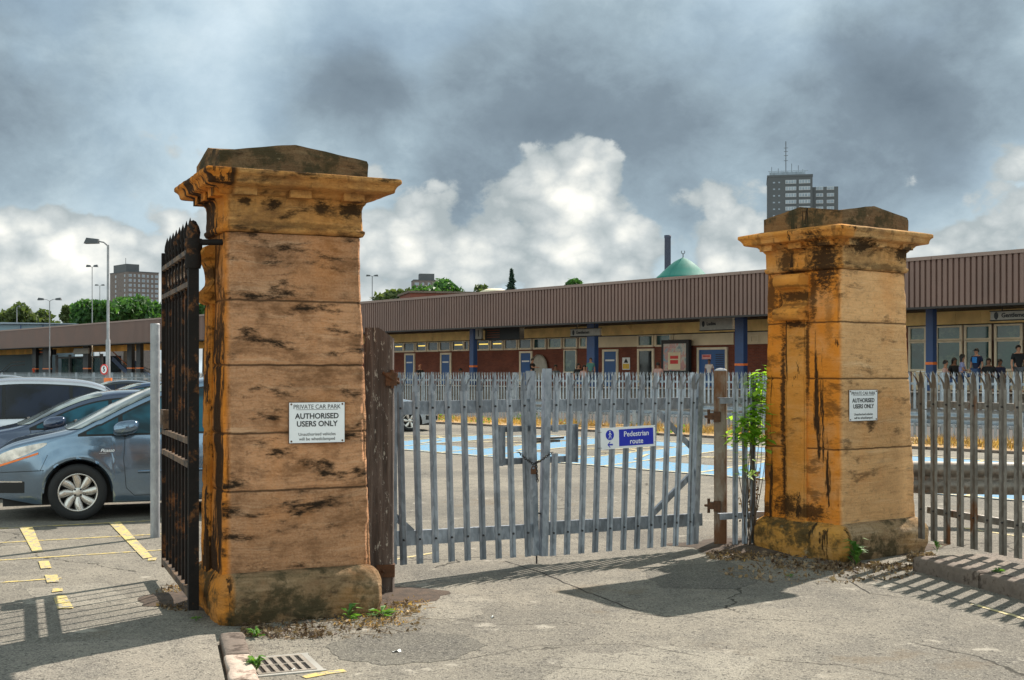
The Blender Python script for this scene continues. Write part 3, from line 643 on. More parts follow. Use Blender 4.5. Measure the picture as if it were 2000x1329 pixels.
    for (u, v) in per:
        a = top(u, v)
        for j in range(rows + 1):
            f = j / rows; q = Vector((a.x, a.y, zb + (a.z - zb) * f))
            if j < rows:
                o = (q - ctr); o.z = 0; q += o.normalized() * (.006 + .010 * noise.noise(q * 6 + Vector((p['seed'], 0, 0))))
            vs.append(q)
    m_ = len(per); mb.add(vs, [(i * (rows + 1) + j, ((i + 1) % m_) * (rows + 1) + j, ((i + 1) % m_) * (rows + 1) + j + 1, i * (rows + 1) + j + 1) for i in range(m_) for j in range(rows)], False)
    mb.build('capstone', mK, t)
    # pilaster strip and scroll console on the gateway side
    ya, yb = p['strip']
    lv = []
    for i in range(60):
        f = i / 59; z = .28 + (2.19 - .28) * f; x = fx0 + (tx0 - fx0) * f * .8
        lv.append((z, x - .028, x + .05, ya, yb))
    loft(lv, 10, shaft_disp(p['joints'], .006), .008, seed=p['seed']).build('pilaster_strip', mC, t)
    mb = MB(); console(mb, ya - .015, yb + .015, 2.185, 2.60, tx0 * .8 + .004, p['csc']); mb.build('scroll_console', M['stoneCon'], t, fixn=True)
    return t
PL = pillar('tall brown sandstone gate pillar with dark strata, beside the open iron gate', (-1.952, 8.32, 0), 26,
    dict(csc=.95, bot=(0, 1.06, 0, .68), top=(.03, .985, .03, .64), base=(-.05, 1.10, -.145, .90), bh=.335, sh=.09, corn=(-.165, 1.205, -.24, .92), cap=(-.03, 1.01, -.03, .74), cz=(3.20, 3.278), zt=2.66, zc=3.05,
         joints=JL, seed=1.7, strip=(.40, .62), mats=(M['stoneL'], M['stoneLc'], M['stoneP'], M['cap'])))
PR = pillar('golden sandstone gate pillar seen on its corner, scroll carved on its left face', (2.947, 11.07, 0), 36,
    dict(csc=2.0, bot=(0, 1.15, 0, .94), top=(.005, .99, .005, .88), base=(-.10, 1.24, -.10, 1.02), bh=.34, sh=.15, corn=(-.185, 1.205, -.165, 1.09), cap=(.0, .99, .0, .90), cz=(3.165, 3.24), zt=2.635, zc=3.0,
         joints=JR, seed=8.3, strip=(.37, .62), mats=(M['stoneR'], M['stoneRc'], M['stonePR'], M['cap'])))
# iron pintle bracket holding the open gate
def hit_local(root, px, py, yl):
    """photo pixel -> local coordinates on plane local y = yl of a thing"""
    Mi = MX[root.name].inverted(); o = Mi @ Vector((0, 0, H)); d = (Mi.to_3x3() @ pp(px, py, 1.0)) - (Mi.to_3x3() @ Vector((0, 0, H)))
    t = (yl - o.y) / d.y; return o + d * t

# ------------------------------------------------------------------ PRIVATE CAR PARK signs
def car_park_sign(root, corners, yl, label, w, h):
    a = hit_local(root, *corners[0], yl); b = hit_local(root, *corners[1], yl)
    c = MX[root.name] @ Vector(((a.x + b.x) / 2, yl, (a.z + b.z) / 2))
    t = thing('car_park_sign', label, 'sign', c, root.rotation_euler.z)
    t_h = h / 2; mb = MB(); mb.box(-w / 2, w / 2, -.003, .0, -t_h, t_h); mb.build('sign_plate', M['white'], t)
    rim = MB()
    for (x0, x1, z0, z1) in ((-w / 2, w / 2, t_h - .002, t_h + .001), (-w / 2, w / 2, -t_h - .001, -t_h + .002), (-w / 2 - .001, -w / 2 + .002, -t_h, t_h), (w / 2 - .002, w / 2 + .001, -t_h, t_h)): rim.box(x0, x1, -.0045, .001, z0, z1)
    rim.build('rusty_edge', M['rust'], t)
    tx = MB(); Mx = Matrix.Rotation(R(90), 4, 'X')
    for s, sz, zz, sx, bo in (('PRIVATE CAR PARK', .148, .385, .93, .0), ('AUTHORISED', .185, .155, .98, .004), ('USERS ONLY', .185, -.035, .98, .004), ('Unauthorised vehicles', .108, -.285, .98, .0), ('will be wheelclamped', .108, -.40, .98, .0)):
        vs, fs = text_mesh(s, sz * h, .0006, bold=bo * h, sx=sx * (w / h) / 1.42)
        tx.add([Mx @ v + Vector((0, -.0042, zz * h)) for v in vs], fs)
    tx.box(-.37 * w, .37 * w, -.0045, -.0031, .315 * h, .323 * h)
    tx.build('lettering', M['black'], t)
    for sx in (-1, 1):
        for sz in (-1, 1): MB().lathe([(.0001, -.008), (.006, -.007), (.007, -.003), (.007, .0)], 10, (sx * (w / 2 - .018), 0, sz * (t_h - .014)), 'y').build('screw', M['rust'], t)
    return t
car_park_sign(PL, ((562, 865), (675, 787)), -.006 + .0, 'white PRIVATE CAR PARK sign screwed to the brown pillar by the iron gate', .405, .285)
car_park_sign(PR, ((1654, 822), (1717, 763)), -.004, 'smaller looking white PRIVATE CAR PARK sign on the golden pillar', .405, .285)

# ------------------------------------------------------------------ palisade gates and near fences
def pale(mb, xb, xt, zb, zt, yy=0., w=.034, cut=None):
    """one W-section pale with three splayed points, base x xb, top x xt, local xz plane, front is -y"""
    X = [-w, -w * .62, -w * .2, w * .2, w * .62, w]; Yp = [.0, -.014, -.004, -.004, -.014, .0]; L = zt - zb
    def c(z): return xb + (xt - xb) * (z - zb) / L
    def seg(z0, z1):
        vs = []
        for z in (z0, z1):
            vs += [(c(z) + a, yy + b, z) for a, b in zip(X, Yp)] + [(c(z) + a, yy + b + .004, z) for a, b in zip(X, Yp)]
        fs = [(i, i + 1, 13 + i, 12 + i) for i in range(5)] + [(7 + i, 6 + i, 18 + i, 19 + i) for i in range(5)] + [(6, 0, 12, 18), (5, 11, 23, 17)]
        fs += [(i + 1, i, 6 + i, 7 + i) for i in range(5)] + [(12 + i, 13 + i, 19 + i, 18 + i) for i in range(5)]
        mb.add(vs, fs)
    zs = zt - .16
    if cut: seg(zb, cut[0]); seg(cut[1], zs)
    else: seg(zb, zs)
    # prongs
    def prong(pts, hw):
        vs = []
        for (x, y, z, k) in pts: vs += [(x - hw * k, y, z), (x + hw * k, y, z), (x + hw * k, y + .004, z), (x - hw * k, y + .004, z)]
        n = len(pts); fs = [(i * 4 + j, i * 4 + (j + 1) % 4, i * 4 + 4 + (j + 1) % 4, i * 4 + 4 + j) for i in range(n - 1) for j in range(4)] + [tuple(range(4 * n - 4, 4 * n))]
        mb.add(vs, fs)
    cx = c(zs)
    prong([(cx, yy - .006, zs, 1), (c(zt), yy - .008, zt - .045, 1), (c(zt), yy - .010, zt, .08)], w * .52)
    for s in (-1, 1): prong([(cx + s * w * .72, yy - .006, zs, 1), (cx + s * w * .8, yy - .012, zs + .05, 1), (cx + s * w * 1.1, yy - .028, zs + .095, .8), (cx + s * w * 1.5, yy - .052, zs + .135, .1)], w * .27)
def bolt_head(mb, x, z, yy=0.): mb.lathe([(.0001, -.018), (.007, -.017), (.009, -.012), (.009, -.004)], 8, (x, yy, z), 'y')
def leaf_x(root, px):
    Mi = MX[root.name].inverted(); p = hit_local(root, px, 728, 0); return p.x
def rail(mb, x0, x1, za0, za1, h, y=.004, t=.045):
    """angle-iron rail: plate plus a flange, sloping from za0 to za1 (top edge)"""
    mb.hexa([(x0, y, za0 - h), (x1, y, za1 - h), (x1, y + .006, za1 - h), (x0, y + .006, za0 - h), (x0, y, za0), (x1, y, za1), (x1, y + .006, za1), (x0, y + .006, za0)])
    mb.hexa([(x0, y + .006, za0 - .006), (x1, y + .006, za1 - .006), (x1, y + t, za1 - .006), (x0, y + t, za0 - .006), (x0, y + .006, za0), (x1, y + .006, za1), (x1, y + t, za1), (x0, y + t, za0)])
    m = h * .45; mb.hexa([(x0, y - .003, za0 - h - .004), (x1, y - .003, za1 - h - .004), (x1, y - .0005, za1 - h - .004), (x0, y - .0005, za0 - h - .004), (x0, y - .003, za0 - m), (x1, y - .003, za1 - m), (x1, y - .0005, za1 - m), (x0, y - .0005, za0 - m)])
A = Vector((-.978, 9.9, 0)); B = Vector((.209, 10.9, 0)); C2 = Vector((.272, 10.9, 0)); D2 = Vector((1.869, 11.9, 0))
gl = thing('palisade_gate', 'galvanised palisade gate leaf hung from the wooden post', 'gate', A, math.atan2((B - A).y, (B - A).x), 'pair of galvanised palisade gate leaves')
gr = thing('palisade_gate', 'galvanised palisade gate leaf carrying the blue pedestrian sign', 'gate', C2, math.atan2((D2 - C2).y, (D2 - C2).x), 'pair of galvanised palisade gate leaves')
LL = (B - A).length; LR = (D2 - C2).length
tops = [779, 810, 842, 873, 903.5, 934, 964, 992.7, 1021]; bots = [788, 820, 851, 882, 913.5, 943.5, 974, 1002, 1031]
for a, b in zip(tops, bots):
    mb = MB(); xb, xt = leaf_x(gl, b), leaf_x(gl, a); zb = .145 - .072 * xb / LL; pale(mb, xb, xt, zb, 1.705 + random.uniform(-.006, .006), -.004)
    mb.cur = 1; bolt_head(mb, xt + (xb - xt) * .18, 1.41, -.004); bolt_head(mb, xb + (xt - xb) * .1, .345 - .06 * xb / LL, -.004); mb.build('pale', [M['galv'], M['bolt']], gl)
tops = [1086.5, 1114, 1144, 1171, 1199, 1226, 1253.5, 1280, 1306.5, 1331.5, 1355]; bots = [1079.5, 1107, 1135, 1162, 1189.5, 1217, 1243.5, 1269.5, 1295.5, 1319, 1346]
for i, (a, b) in enumerate(zip(tops, bots)):
    mb = MB(); xb, xt = leaf_x(gr, b), leaf_x(gr, a); zb = .068 - .022 * xb / LR; pale(mb, xb, xt, zb, 1.70 + random.uniform(-.006, .006), -.004, cut=(.98, 1.17) if i == 0 else None)
    mb.cur = 1; bolt_head(mb, xt + (xb - xt) * .18, 1.41, -.004); bolt_head(mb, xb + (xt - xb) * .1, .27, -.004); mb.build('pale', [M['galv'], M['bolt']], gr)
mb = MB(); rail(mb, .0, LL - .05, 1.465, 1.465, .105); mb.build('rail', M['galv'], gl)
mb = MB(); rail(mb, .0, LL - .03, .415, .355, .115); mb.build('rail', M['galv'], gl)
mb = MB(); rail(mb, .04, LR - .03, 1.46, 1.46, .105); mb.build('rail', M['galv'], gr)
mb = MB(); rail(mb, .03, LR - .03, .372, .338, .115); mb.build('rail', M['galv'], gr)
def stile(root, xt, xb, zb, zt, w=.06, name='stile'):
    mb = MB(); mb.hexa([(xb - w / 2, -.012, zb), (xb + w / 2, -.012, zb), (xb + w / 2, .04, zb), (xb - w / 2, .04, zb), (xt - w / 2, -.012, zt), (xt + w / 2, -.012, zt), (xt + w / 2, .04, zt), (xt - w / 2, .04, zt)])
    return mb.build(name, M['galv'], root)
stile(gl, leaf_x(gl, 1037.5), leaf_x(gl, 1047), .075, 1.715, .062); stile(gr, leaf_x(gr, 1070), leaf_x(gr, 1063), .07, 1.735, .068)
stile(gl, .03, .03, .15, 1.60, .05); stile(gr, leaf_x(gr, 1369), leaf_x(gr, 1358), .05, 1.69, .062)
def brace(root, a, b):
    pa = hit_local(root, *a, .012); pb = hit_local(root, *b, .012); MB().bar(pa, pb, .006, .055, (0, 0, 1)).bar(pa + Vector((0, .022, .02)), pb + Vector((0, .022, .02)), .04, .006).build('brace', M['galv'], root)
brace(gl, (806, 1040), (752, 992)); brace(gl, (752, 862), (783, 812)); brace(gr, (1270, 1010), (1357, 922)); brace(gr, (1285, 805), (1352, 876))
def lock_frame(root, pa, pb, side):
    a = leaf_x(root, pa); b = leaf_x(root, pb); z0, z1 = .895, 1.23; mb = MB()
    mb.box(a, b, .012, .045, z1 - .05, z1); mb.box(a, b, .012, .045, z0, z0 + .055)
    s = a if side < 0 else b; mb.box(*sorted((s - side * .002, s - side * .055)), .010, .043, z0 - .003, z1 + .003); mb.box(*sorted((s, s - side * .006)), -.02, .05, z0 - .006, z1 + .006)
    mb.build('lock_frame', M['galv'], root)
lock_frame(gl, 979, 1034, -1); lock_frame(gr, 1073, 1127, 1)
mb = MB(); mb.tube([(leaf_x(gr, 1052), .06, 1.112), (leaf_x(gr, 1108), .06, 1.115)], .012, 8).box(leaf_x(gr, 1052), leaf_x(gr, 1100), .05, .07, 1.075, 1.098); mb.build('slide_bolt', M['galv_brown'], gr)
mb = MB(); mb.tube([(LL + .03, .02, .45), (LL + .03, .02, .0)], .008, 8).tube([(LL + .03, .02, .45), (LL + .03, -.03, .45)], .007, 6); mb.build('drop_bolt', M['bolt'], gl)
# chain and padlock
ch = thing('padlock_chain', 'rusty steel chain and padlock slung between the two gate leaves', 'chain', (.22, 10.8, 1.0))
def chain(mb, pts, ln=.026):
    tot = 0; seg = []
    for a, b in zip(pts, pts[1:]): seg.append((Vector(a), Vector(b)))
    acc = 0; k = 0; flat = []
    for a, b in seg:
        n = max(int((b - a).length / .004), 1); flat += [a.lerp(b, i / n) for i in range(n)]
    flat.append(seg[-1][1]); d = 0; last = flat[0]; nodes = [last]
    for q in flat:
        if (q - last).length >= ln * .72: nodes.append(q); last = q
    for i, (a, b) in enumerate(zip(nodes, nodes[1:])):
        t = (b - a).normalized(); s = t.cross(Vector((0, 1, 0))).normalized() if i % 2 else t.cross(Vector((1, .3, .2))).normalized(); c = (a + b) / 2
        mb.tube([c + t * (ln * .6 * math.cos(q)) + s * (.009 * math.sin(q)) for q in [R(w) for w in range(0, 361, 36)]], .0034, 6, False)
cl = [pp(1014, 884, 10.72), pp(1026, 896, 10.72), pp(1042, 907, 10.74), pp(1056, 900, 10.78), pp(1078, 884, 10.84)]
mb = MB(); chain(mb, cl); chain(mb, [pp(1047, 905, 10.73), pp(1050, 942, 10.73)]); mb.tube([pp(1014, 884, 10.72), pp(1010, 884, 10.95)], .0045, 6); mb.tube([pp(1078, 884, 10.84), pp(1080, 884, 11.05)], .0045, 6); mb.build('chain', M['bolt'], ch, world=True)
mb = MB(); c = pp(1042, 921, 10.72); mb.box(c.x - .024, c.x + .024, c.y - .012, c.y + .012, c.z - .025, c.z + .02); mb.tube([c + Vector((.016 * math.cos(q), 0, .02 + .026 * math.sin(q))) for q in [R(w) for w in range(0, 181, 20)]], .005, 6); mb.build('padlock', M['rust'], ch, world=True)

# pedestrian route sign
a = hit_local(gr, 1173, 858, -.03); b = hit_local(gr, 1280, 851, -.03); dv = b - a; w = dv.x; h = .198
t = thing('pedestrian_sign', 'white and blue Pedestrian route sign wired to the galvanised gate', 'sign', MX[gr.name] @ ((a + b) / 2), gr.rotation_euler.z)
tl = Matrix.Rotation(math.atan2(-dv.z, dv.x), 4, 'Y'); Mx = tl @ Matrix.Rotation(R(90), 4, 'X')
MB().box(-w / 2, w / 2, 0, .004, -h / 2, h / 2).xf(tl).build('sign_plate', M['white'], t)
mb = MB(); mb.box(-.17 * w, .46 * w, -.002, -.0003, -.39 * h, .39 * h); cx = -.335 * w; cr = .235 * h
mb.prism([(cx + cr * math.cos(R(q)), .16 * h + cr * math.sin(R(q))) for q in range(0, 360, 12)], .0003, .002, Matrix.Rotation(R(90), 4, 'X'))
ay = -.29 * h; s = h
for q in ([(-.15, .0), (-.02, .13), (.035, .13), (-.055, .035), (.16, .035), (.16, -.035), (-.055, -.035), (.035, -.13), (-.02, -.13)],):
    mb.prism([(cx + x * s * 1.0, ay + y * s) for x, y in q][::-1], .0003, .002, Matrix.Rotation(R(90), 4, 'X'))
mb.xf(tl).build('blue_panel', M['signblue'], t)
mb = MB()
for sx_, tz in (('Pedestrian', .15), ('route', -.2)):
    vs, fs = text_mesh(sx_, .345 * h, .0005, bold=.0008, sx=1.02); mb.add([Matrix.Rotation(R(90), 4, 'X') @ v + Vector((.145 * w, -.0028, tz * h)) for v in vs], fs)
def fig(pts, rad): mb.tube([Vector((cx + x * s, -.0026, .16 * h + y * s)) for x, y in pts], rad * s, 6, True, False)
mb.prism([(cx + .032 * s * math.cos(R(q)), .16 * h + .155 * s + .032 * s * math.sin(R(q))) for q in range(0, 360, 30)], .0024, .0035, Matrix.Rotation(R(90), 4, 'X'))
for pts in ([(0, .11), (-.005, -.01)], [(-.005, 0), (.045, -.08), (.07, -.17)], [(-.005, 0), (-.03, -.09), (-.07, -.17)], [(0, .1), (.05, .05), (.075, -.01)], [(0, .1), (-.045, .05), (-.07, 0)]):
    for p, q in zip(pts, pts[1:]): mb.bar((cx + p[0] * s, -.0028, .16 * h + p[1] * s), (cx + q[0] * s, -.0028, .16 * h + q[1] * s), .001, .026 * s, (0, 0, 1) if abs(p[0] - q[0]) > abs(p[1] - q[1]) else (1, 0, 0))
mb.xf(tl).build('lettering', M['white'], t)
for x_, z0_ in ((-.49, .3), (-.49, -.42), (.49, .42), (.49, -.3)): MB().tube([(x_ * w, -.004, z0_ * h), (x_ * w + .03, .03, z0_ * h), (x_ * w - .03, .03, z0_ * h), (x_ * w, -.004, z0_ * h)], .002, 5).xf(tl).build('wire_tie', M['bolt'], t)

# short palisade fence between the rusting post and the golden pillar
def fence_run(label, P0, P1, xs, zb, zt, mat, rails, group=None, seed=0, posts=(), w=.034):
    t = thing('palisade_fence', label, 'fence', P0, math.atan2((P1 - P0).y, (P1 - P0).x), group); L = (P1 - P0).length
    for i, x in enumerate(xs):
        mb = MB(); le = random.uniform(-.006, .006); pale(mb, x, x + le, zb, zt + random.uniform(-.008, .008), w=w); mb.cur = 1; bolt_head(mb, x, rails[0] - .03); bolt_head(mb, x, rails[1] - .03); mb.build('pale', [mat, M['bolt']], t)
    for z in rails: mb = MB(); rail(mb, 0, L, z, z, .055); mb.build('rail', mat, t)
    for x in posts: MB().box(x - .045, x + .045, .05, .13, 0, zt - .02).build('post', mat, t)
    return t
P0 = Vector((1.99, 11.75, 0)); P1 = Vector((2.60, 11.98, 0))
fr = thing('tmp', 'x', 'x', P0, math.atan2((P1 - P0).y, (P1 - P0).x)); xs = [leaf_x(fr, q) for q in (1436, 1454.5, 1471)]; bpy.data.objects.remove(fr)
fence_run('three pale palisade strip between rusting gate post and golden pillar', P0, P1, xs, .05, 1.71, M['galv'], (.35, 1.46), w=.030)
E0 = pp(1810, 728, 11.35); E0.z = 0; E1 = gp(1990, 1090, .16); E1.z = 0; dd = (E1 - E0).normalized(); E2 = E0 + dd * 5.2
fr = thing('tmp', 'x', 'x', E0, math.atan2(dd.y, dd.x)); x0_ = leaf_x(fr, 1824); x1_ = leaf_x(fr, 1988); bpy.data.objects.remove(fr); sp = (x1_ - x0_) / 6
# faces the road: pales on the camera side
rt = fence_run('weathered brown palisade fence on the raised pavement right of the golden pillar', E0, E2, [x0_ + sp * (i - 1) for i in range(32)], .155, 1.715, M['galv_brown'], (.46, 1.44), posts=(2.45, 5.0), w=.047)

# posts
t = thing('gate_post', 'square steel gate post with rust streaks and flat cap beside the right gate leaf', 'post', (2.04, 12.02, 0), R(-14))
def rr(p, c): return .0015 * noise.noise(p * 12)
loft([(z * .0572, -.06, .06, -.06, .06) for z in range(31)], 6, rr, .006).build('shaft', M['galv_rust'], t)
MB().lathe([(.001, 1.745), (.05, 1.738), (.082, 1.722), (.082, 1.716)], 4, (0, 0, 0), 'z', False).xf(Matrix.Rotation(R(45), 4, 'Z')).build('cap', M['galv'], t)
for z in (1.27, .40):
    mb = MB(); mb.box(-.12, -.055, -.09, -.02, z - .03, z + .035).tube([(-.15, -.03, z), (-.02, -.085, z)], .013, 8).tube([(-.11, -.055, z - .07), (-.11, -.055, z + .07)], .014, 8).box(-.06, .005, -.10, -.055, z - .05, z + .05); mb.build('hinge', M['rust'], t)
t = thing('wooden_post', 'old square timber gate post with flaking paint and slanted top', 'post', (-1.01, 9.38, 0), R(3))
lv = [(z * .04 - .04 * 1, -.112, .108, -.07, .12) for z in range(0, 53)]
def wd_(p, c): return .007 * noise.noise(Vector((p.x * 9, p.y * 9, p.z * 1.1))) + .006 * noise.noise(Vector((p.x * 4, p.y * 4, p.z * 2.4))) - (.004 if c else 0) - .012 * max(0, noise.noise(Vector((0, p.y * 3, p.z * 1.9))) - .2)
mb = loft(lv, 12, wd_, .008, seed=3.3)
for v in mb.v:
    if v.z > 1.85:
        k = 1 if v.x < -.035 else 1 - (v.x + .035) / .145 * .052; v.z = min(v.z, 2.065 * k)
mb.build('shaft', M['wood'], t)
MB().box(-.02, .117, -.084, .0, .15, .245).lathe([(.0001, -.1), (.012, -.096), (.012, -.085)], 8, (.03, 0, .2), 'y').build('strap', M['rust'], t)
mb = MB(); mb.box(.05, .135, -.10, -.065, 1.60, 1.70).tube([(.10, -.085, 1.72), (.10, -.085, 1.58)], .014, 8).tube([(.03, -.08, 1.70), (.09, -.11, 1.66), (.15, -.06, 1.62)], .012, 8).box(.10, .15, -.05, .02, 1.61, 1.66); mb.build('hinge', M['rust'], t)
mb = MB(); mb.lathe([(.048, -.02), (.048, 2.19), (.045, 2.205), (.001, 2.207)], 24); t = mb.xf(Matrix.Translation(gp(303, 1050))).build('steel_bollard_pole', M['greypost'], None, origin=tuple(gp(303, 1050))); tag(t, 'plain grey galvanised pole standing by the yellow hatching', 'pole')

# ------------------------------------------------------------------ open wrought iron gate
G0 = Vector((-2.205, 8.50, 0)); G1 = Vector((-2.86, 10.12, 0)); gd = (G1 - G0); GL = gd.length
t = thing('iron_gate', 'black wrought iron gate standing open against the brown pillar', 'gate', G0, math.atan2(gd.y, gd.x))
def finial(mb, x, z, r): mb.lathe([(r * .6, z), (r * 1.15, z + .012), (r * .7, z + .03), (r * 1.3, z + .06), (r * 1.25, z + .09), (r * .6, z + .135), (.001, z + .165)], 10, (x, 0, 0))
mb = MB(); mb.box(-.033, .033, -.035, .035, .06, 2.56); mb.lathe([(.05, 2.42), (.055, 2.44), (.055, 2.50), (.05, 2.54), (.062, 2.56), (.062, 2.60), (.045, 2.63), (.05, 2.67), (.04, 2.71), (.02, 2.745), (.001, 2.755)], 16); mb.build('hinge_stile', M['iron'], t)
mb = MB(); mb.box(GL - .03, GL + .02, -.025, .025, .10, 2.68); mb.build('closing_stile', M['iron'], t)
for z0_, z1_ in ((2.53, 2.565), (2.30, 2.335), (1.20, 1.24), (1.035, 1.075), (.13, .18)): MB().box(.03, GL - .03, -.028, .028, z0_, z1_).build('rail', M['iron_bar'], t)
for i in range(8):
    x = .16 + i * .200; mb = MB(); mb.tube([(x, 0, .12), (x, 0, 2.62)], .0125, 8); mb.lathe([(.012, 2.60), (.022, 2.63), (.014, 2.645), (.024, 2.68), (.02, 2.72), (.001, 2.79)], 8, (x, 0, 0))
    for zz in (2.345, 2.28): mb.lathe([(.013, zz - .02), (.021, zz - .005), (.021, zz + .005), (.013, zz + .02)], 8, (x, 0, 0))
    mb.build('bar', M['iron'], t)
for i in range(7):
    x = .26 + i * .200
    MB().tube([(x + .05 * math.cos(q), 0, 2.435 + .05 * math.sin(q)) for q in [R(w) for w in range(0, 361, 30)]], .006, 5, False).build('ring', M['iron_bar'], t)
MB().box(GL - .30, GL - .08, -.045, .045, 1.25, 1.40).box(GL - .26, GL - .14, -.052, .052, 1.28, 1.36).build('lock_case', M['iron_bar'], t)
mb = MB(); mb.tube([(GL + .03, 0, 1.30), (GL + .06, -.01, 1.18), (GL + .055, -.01, .98), (GL + .02, 0, .92)], .022, 8).box(GL, GL + .06, -.03, .03, 1.27, 1.31); mb.build('latch_arm', M['greypost'], t)
Mi = MX[t.name].inverted(); pa = Mi @ (MX[PL.name] @ Vector((.10, .12, 2.60))); mb = MB(); mb.tube([(0, 0, 2.60), (pa.x, pa.y, 2.60)], .022, 10).lathe([(.06, 2.575), (.06, 2.625)], 14); mb.build('top_hinge', M['iron'], t)

# drain
c = gp(548, 1300); t = thing('drain_grate', 'cast iron drain grate with two rows of slots beside the kerb', 'drain', (c.x, c.y, .0), math.atan2(*(gp(610, 1290) - gp(500, 1300)).yx))
w, d = .33, .40; mb = MB(); z1_ = .010; ns = 6
mb.box(-w / 2, w / 2, -d / 2, -d / 2 + .022, .001, z1_); mb.box(-w / 2, w / 2, d / 2 - .022, d / 2, .001, z1_); mb.box(-w / 2, w / 2, -.008, .008, .001, z1_)
for r_ in (-1, 1):
    y0_, y1_ = sorted((r_ * .008, r_ * (d / 2 - .022)))
    for i in range(ns + 1):
        x = -w / 2 + .012 + (w - .024) * i / ns; mb.box(x - .012, x + .012, y0_, y1_, .001, z1_)
mb.build('grate', M['grate'], t); MB().box(-w / 2 + .002, w / 2 - .002, -d / 2 + .002, d / 2 - .002, .0005, .003).build('drain_opening', M['hole'], t)
mb = MB()
for (x0, x1, y0, y1) in ((-w / 2 - .05, w / 2 + .05, d / 2 + .004, d / 2 + .035), (-w / 2 - .05, w / 2 + .05, -d / 2 - .035, -d / 2 - .004), (w / 2 + .004, w / 2 + .04, -d / 2 - .004, d / 2 + .004), (-w / 2 - .05, -w / 2 - .004, -d / 2 - .004, d / 2 + .004)): mb.box(x0, x1, y0, y1, .0005, .007)
mb.build('surround', M['concrete'], t)
# ------------------------------------------------------------------ station
PZ = .95; VW = 48.2; VC = 40.5
def sbox(mb, u0, u1, v0, v1, z0, z1): return mb.hexa([S(u0, v0, z0), S(u1, v0, z0), S(u1, v1, z0), S(u0, v1, z0), S(u0, v0, z1), S(u1, v0, z1), S(u1, v1, z1), S(u0, v1, z1)][::1])
def U(px, V=VW): return at(px, V)
so_ = S(U(1200), VW, 0)
st = thing('station_building', 'long low station building with brown ribbed canopy fascia over red brick and blue doors', 'building', so_, math.atan2(EU.y, EU.x))
def SB(name, mat, fn, par=None, fixn=True): mb = MB(); fn(mb); return mb.build(name, mat, par or st, world=True, fixn=fixn)
u_r, u_l = U(2500), U(-350, VC); uw_l = U(480)
SB('platform', M['kerb_dark'], lambda m: sbox(m, u_r, u_l + 30, 41.5, 62, 0, PZ))
SB('platform_edge', M['kerb'], lambda m: sbox(m, u_r, u_l + 30, 41.35, 42.2, PZ, PZ + .04))
# fascia: trapezoidal ribs as one cladding mesh
def ribs(mb):
    p = .222; u = u_r; vs = []; prof = [(0, 0), (.62, 0), (.66, .085), (.96, .085)]; us = []
    while u < u_l:
        for a, b in prof: us.append((u + a * p, b))
        u += p
    for (uu, dv) in us: vs += [S(uu, VC + dv, 4.10), S(uu, VC + dv, 5.80)]
    mb.add(vs, [(2 * i, 2 * i + 1, 2 * i + 3, 2 * i + 2) for i in range(len(us) - 1)], False)
fa = SB('fascia', M['brown'], ribs, fixn=False)
def capf(mb):
    u = u_r
    while u < u_l: sbox(mb, u + .012, min(u + 4.4, u_l) - .012, VC - .05, VC + .2, 5.80, 5.93); u += 4.4
SB('cap_flashing', M['brown_cap'], capf, fa)
SB('lower_trim', M['soffit'], lambda m: sbox(m, u_r, u_l, VC - .02, VC + .2, 4.02, 4.098), fa)
SB('roof', M['soffit'], lambda m: sbox(m, u_r, u_l, VC + .21, VW + 6, 4.30, 5.85))
SB('canopy_beam', M['soffit'], lambda m: sbox(m, u_r, u_l, VC + .9, VC + 1.15, 4.08, 4.298))
tube = bpy.data.materials.new('lit_platform_tube'); tube.use_nodes = True; bb = tube.node_tree.nodes['Principled BSDF']; bb.inputs['Emission Color'].default_value = (1, .80, .52, 1); bb.inputs['Emission Strength'].default_value = 2.2
uu = U(1990, 44.5)
while uu < U(160, 44.5):
    SB('ceiling_light', tube, lambda m: sbox(m, uu, uu + 3.0, 44.2, 45.0, 4.27, 4.298)); uu += 5.2
def cream(mb, a, b):
    u = a
    while u < b: sbox(mb, u + .006, min(u + 1.14, b) - .006, VW - .15, VW + .3, 3.745, 4.299); u += 1.14
SB('cream_panels', M['cream'], lambda m: cream(m, U(2450), uw_l))
SB('head_trim', M['soffit'], lambda m: sbox(m, u_r, uw_l, VW - .17, VW - .02, 3.70, 3.743))
SB('wall', M['brick'], lambda m: sbox(m, U(1782), uw_l, VW, VW + .3, PZ, 3.70))
SB('end_wall', M['brick'], lambda m: sbox(m, uw_l, uw_l + .3, VW, VW + 6, PZ, 4.3))
SB('inner_wall', M['brick'], lambda m: sbox(m, u_r, U(1782), VW + 4, VW + 4.3, PZ, 4.3))
# upper grey-cream infill panels between x 1165 and 1490
for a, b in ((1248, 1165), (1281, 1276), (1434, 1317), (1520, 1452), (1316, 1311)):
    u0, u1 = U(a), U(b); n = max(1, round((u1 - u0) / 1.2))
    SB('infill_panel', M['greycream'], lambda mb: [sbox(mb, u0 + (u1 - u0) * i / n + .006, u0 + (u1 - u0) * (i + 1) / n - .006, VW - .05, VW - .003, 3.10, 3.69) for i in range(n)])
def window(x0, x1, y0, y1, mat, V=VW, name='window', fr=.07, z=None):
    u0, u1 = sorted((at(x0, V), at(x1, V))); z0, z1 = z if z else sorted((zat(x0, y0, V), zat(x0, y1, V)))
    f = SB(name, M['frame'], lambda m: [sbox(m, u0 - fr, u0, V - .09, V - .003, z0 - fr, z1 + fr), sbox(m, u1, u1 + fr, V - .09, V - .003, z0 - fr, z1 + fr), sbox(m, u0, u1, V - .09, V - .003, z1, z1 + fr), sbox(m, u0, u1, V - .09, V - .003, z0 - fr, z0)])
    SB('pane', mat, lambda m: sbox(m, u0, u1, V - .03, V - .004, z0, z1), f); return f
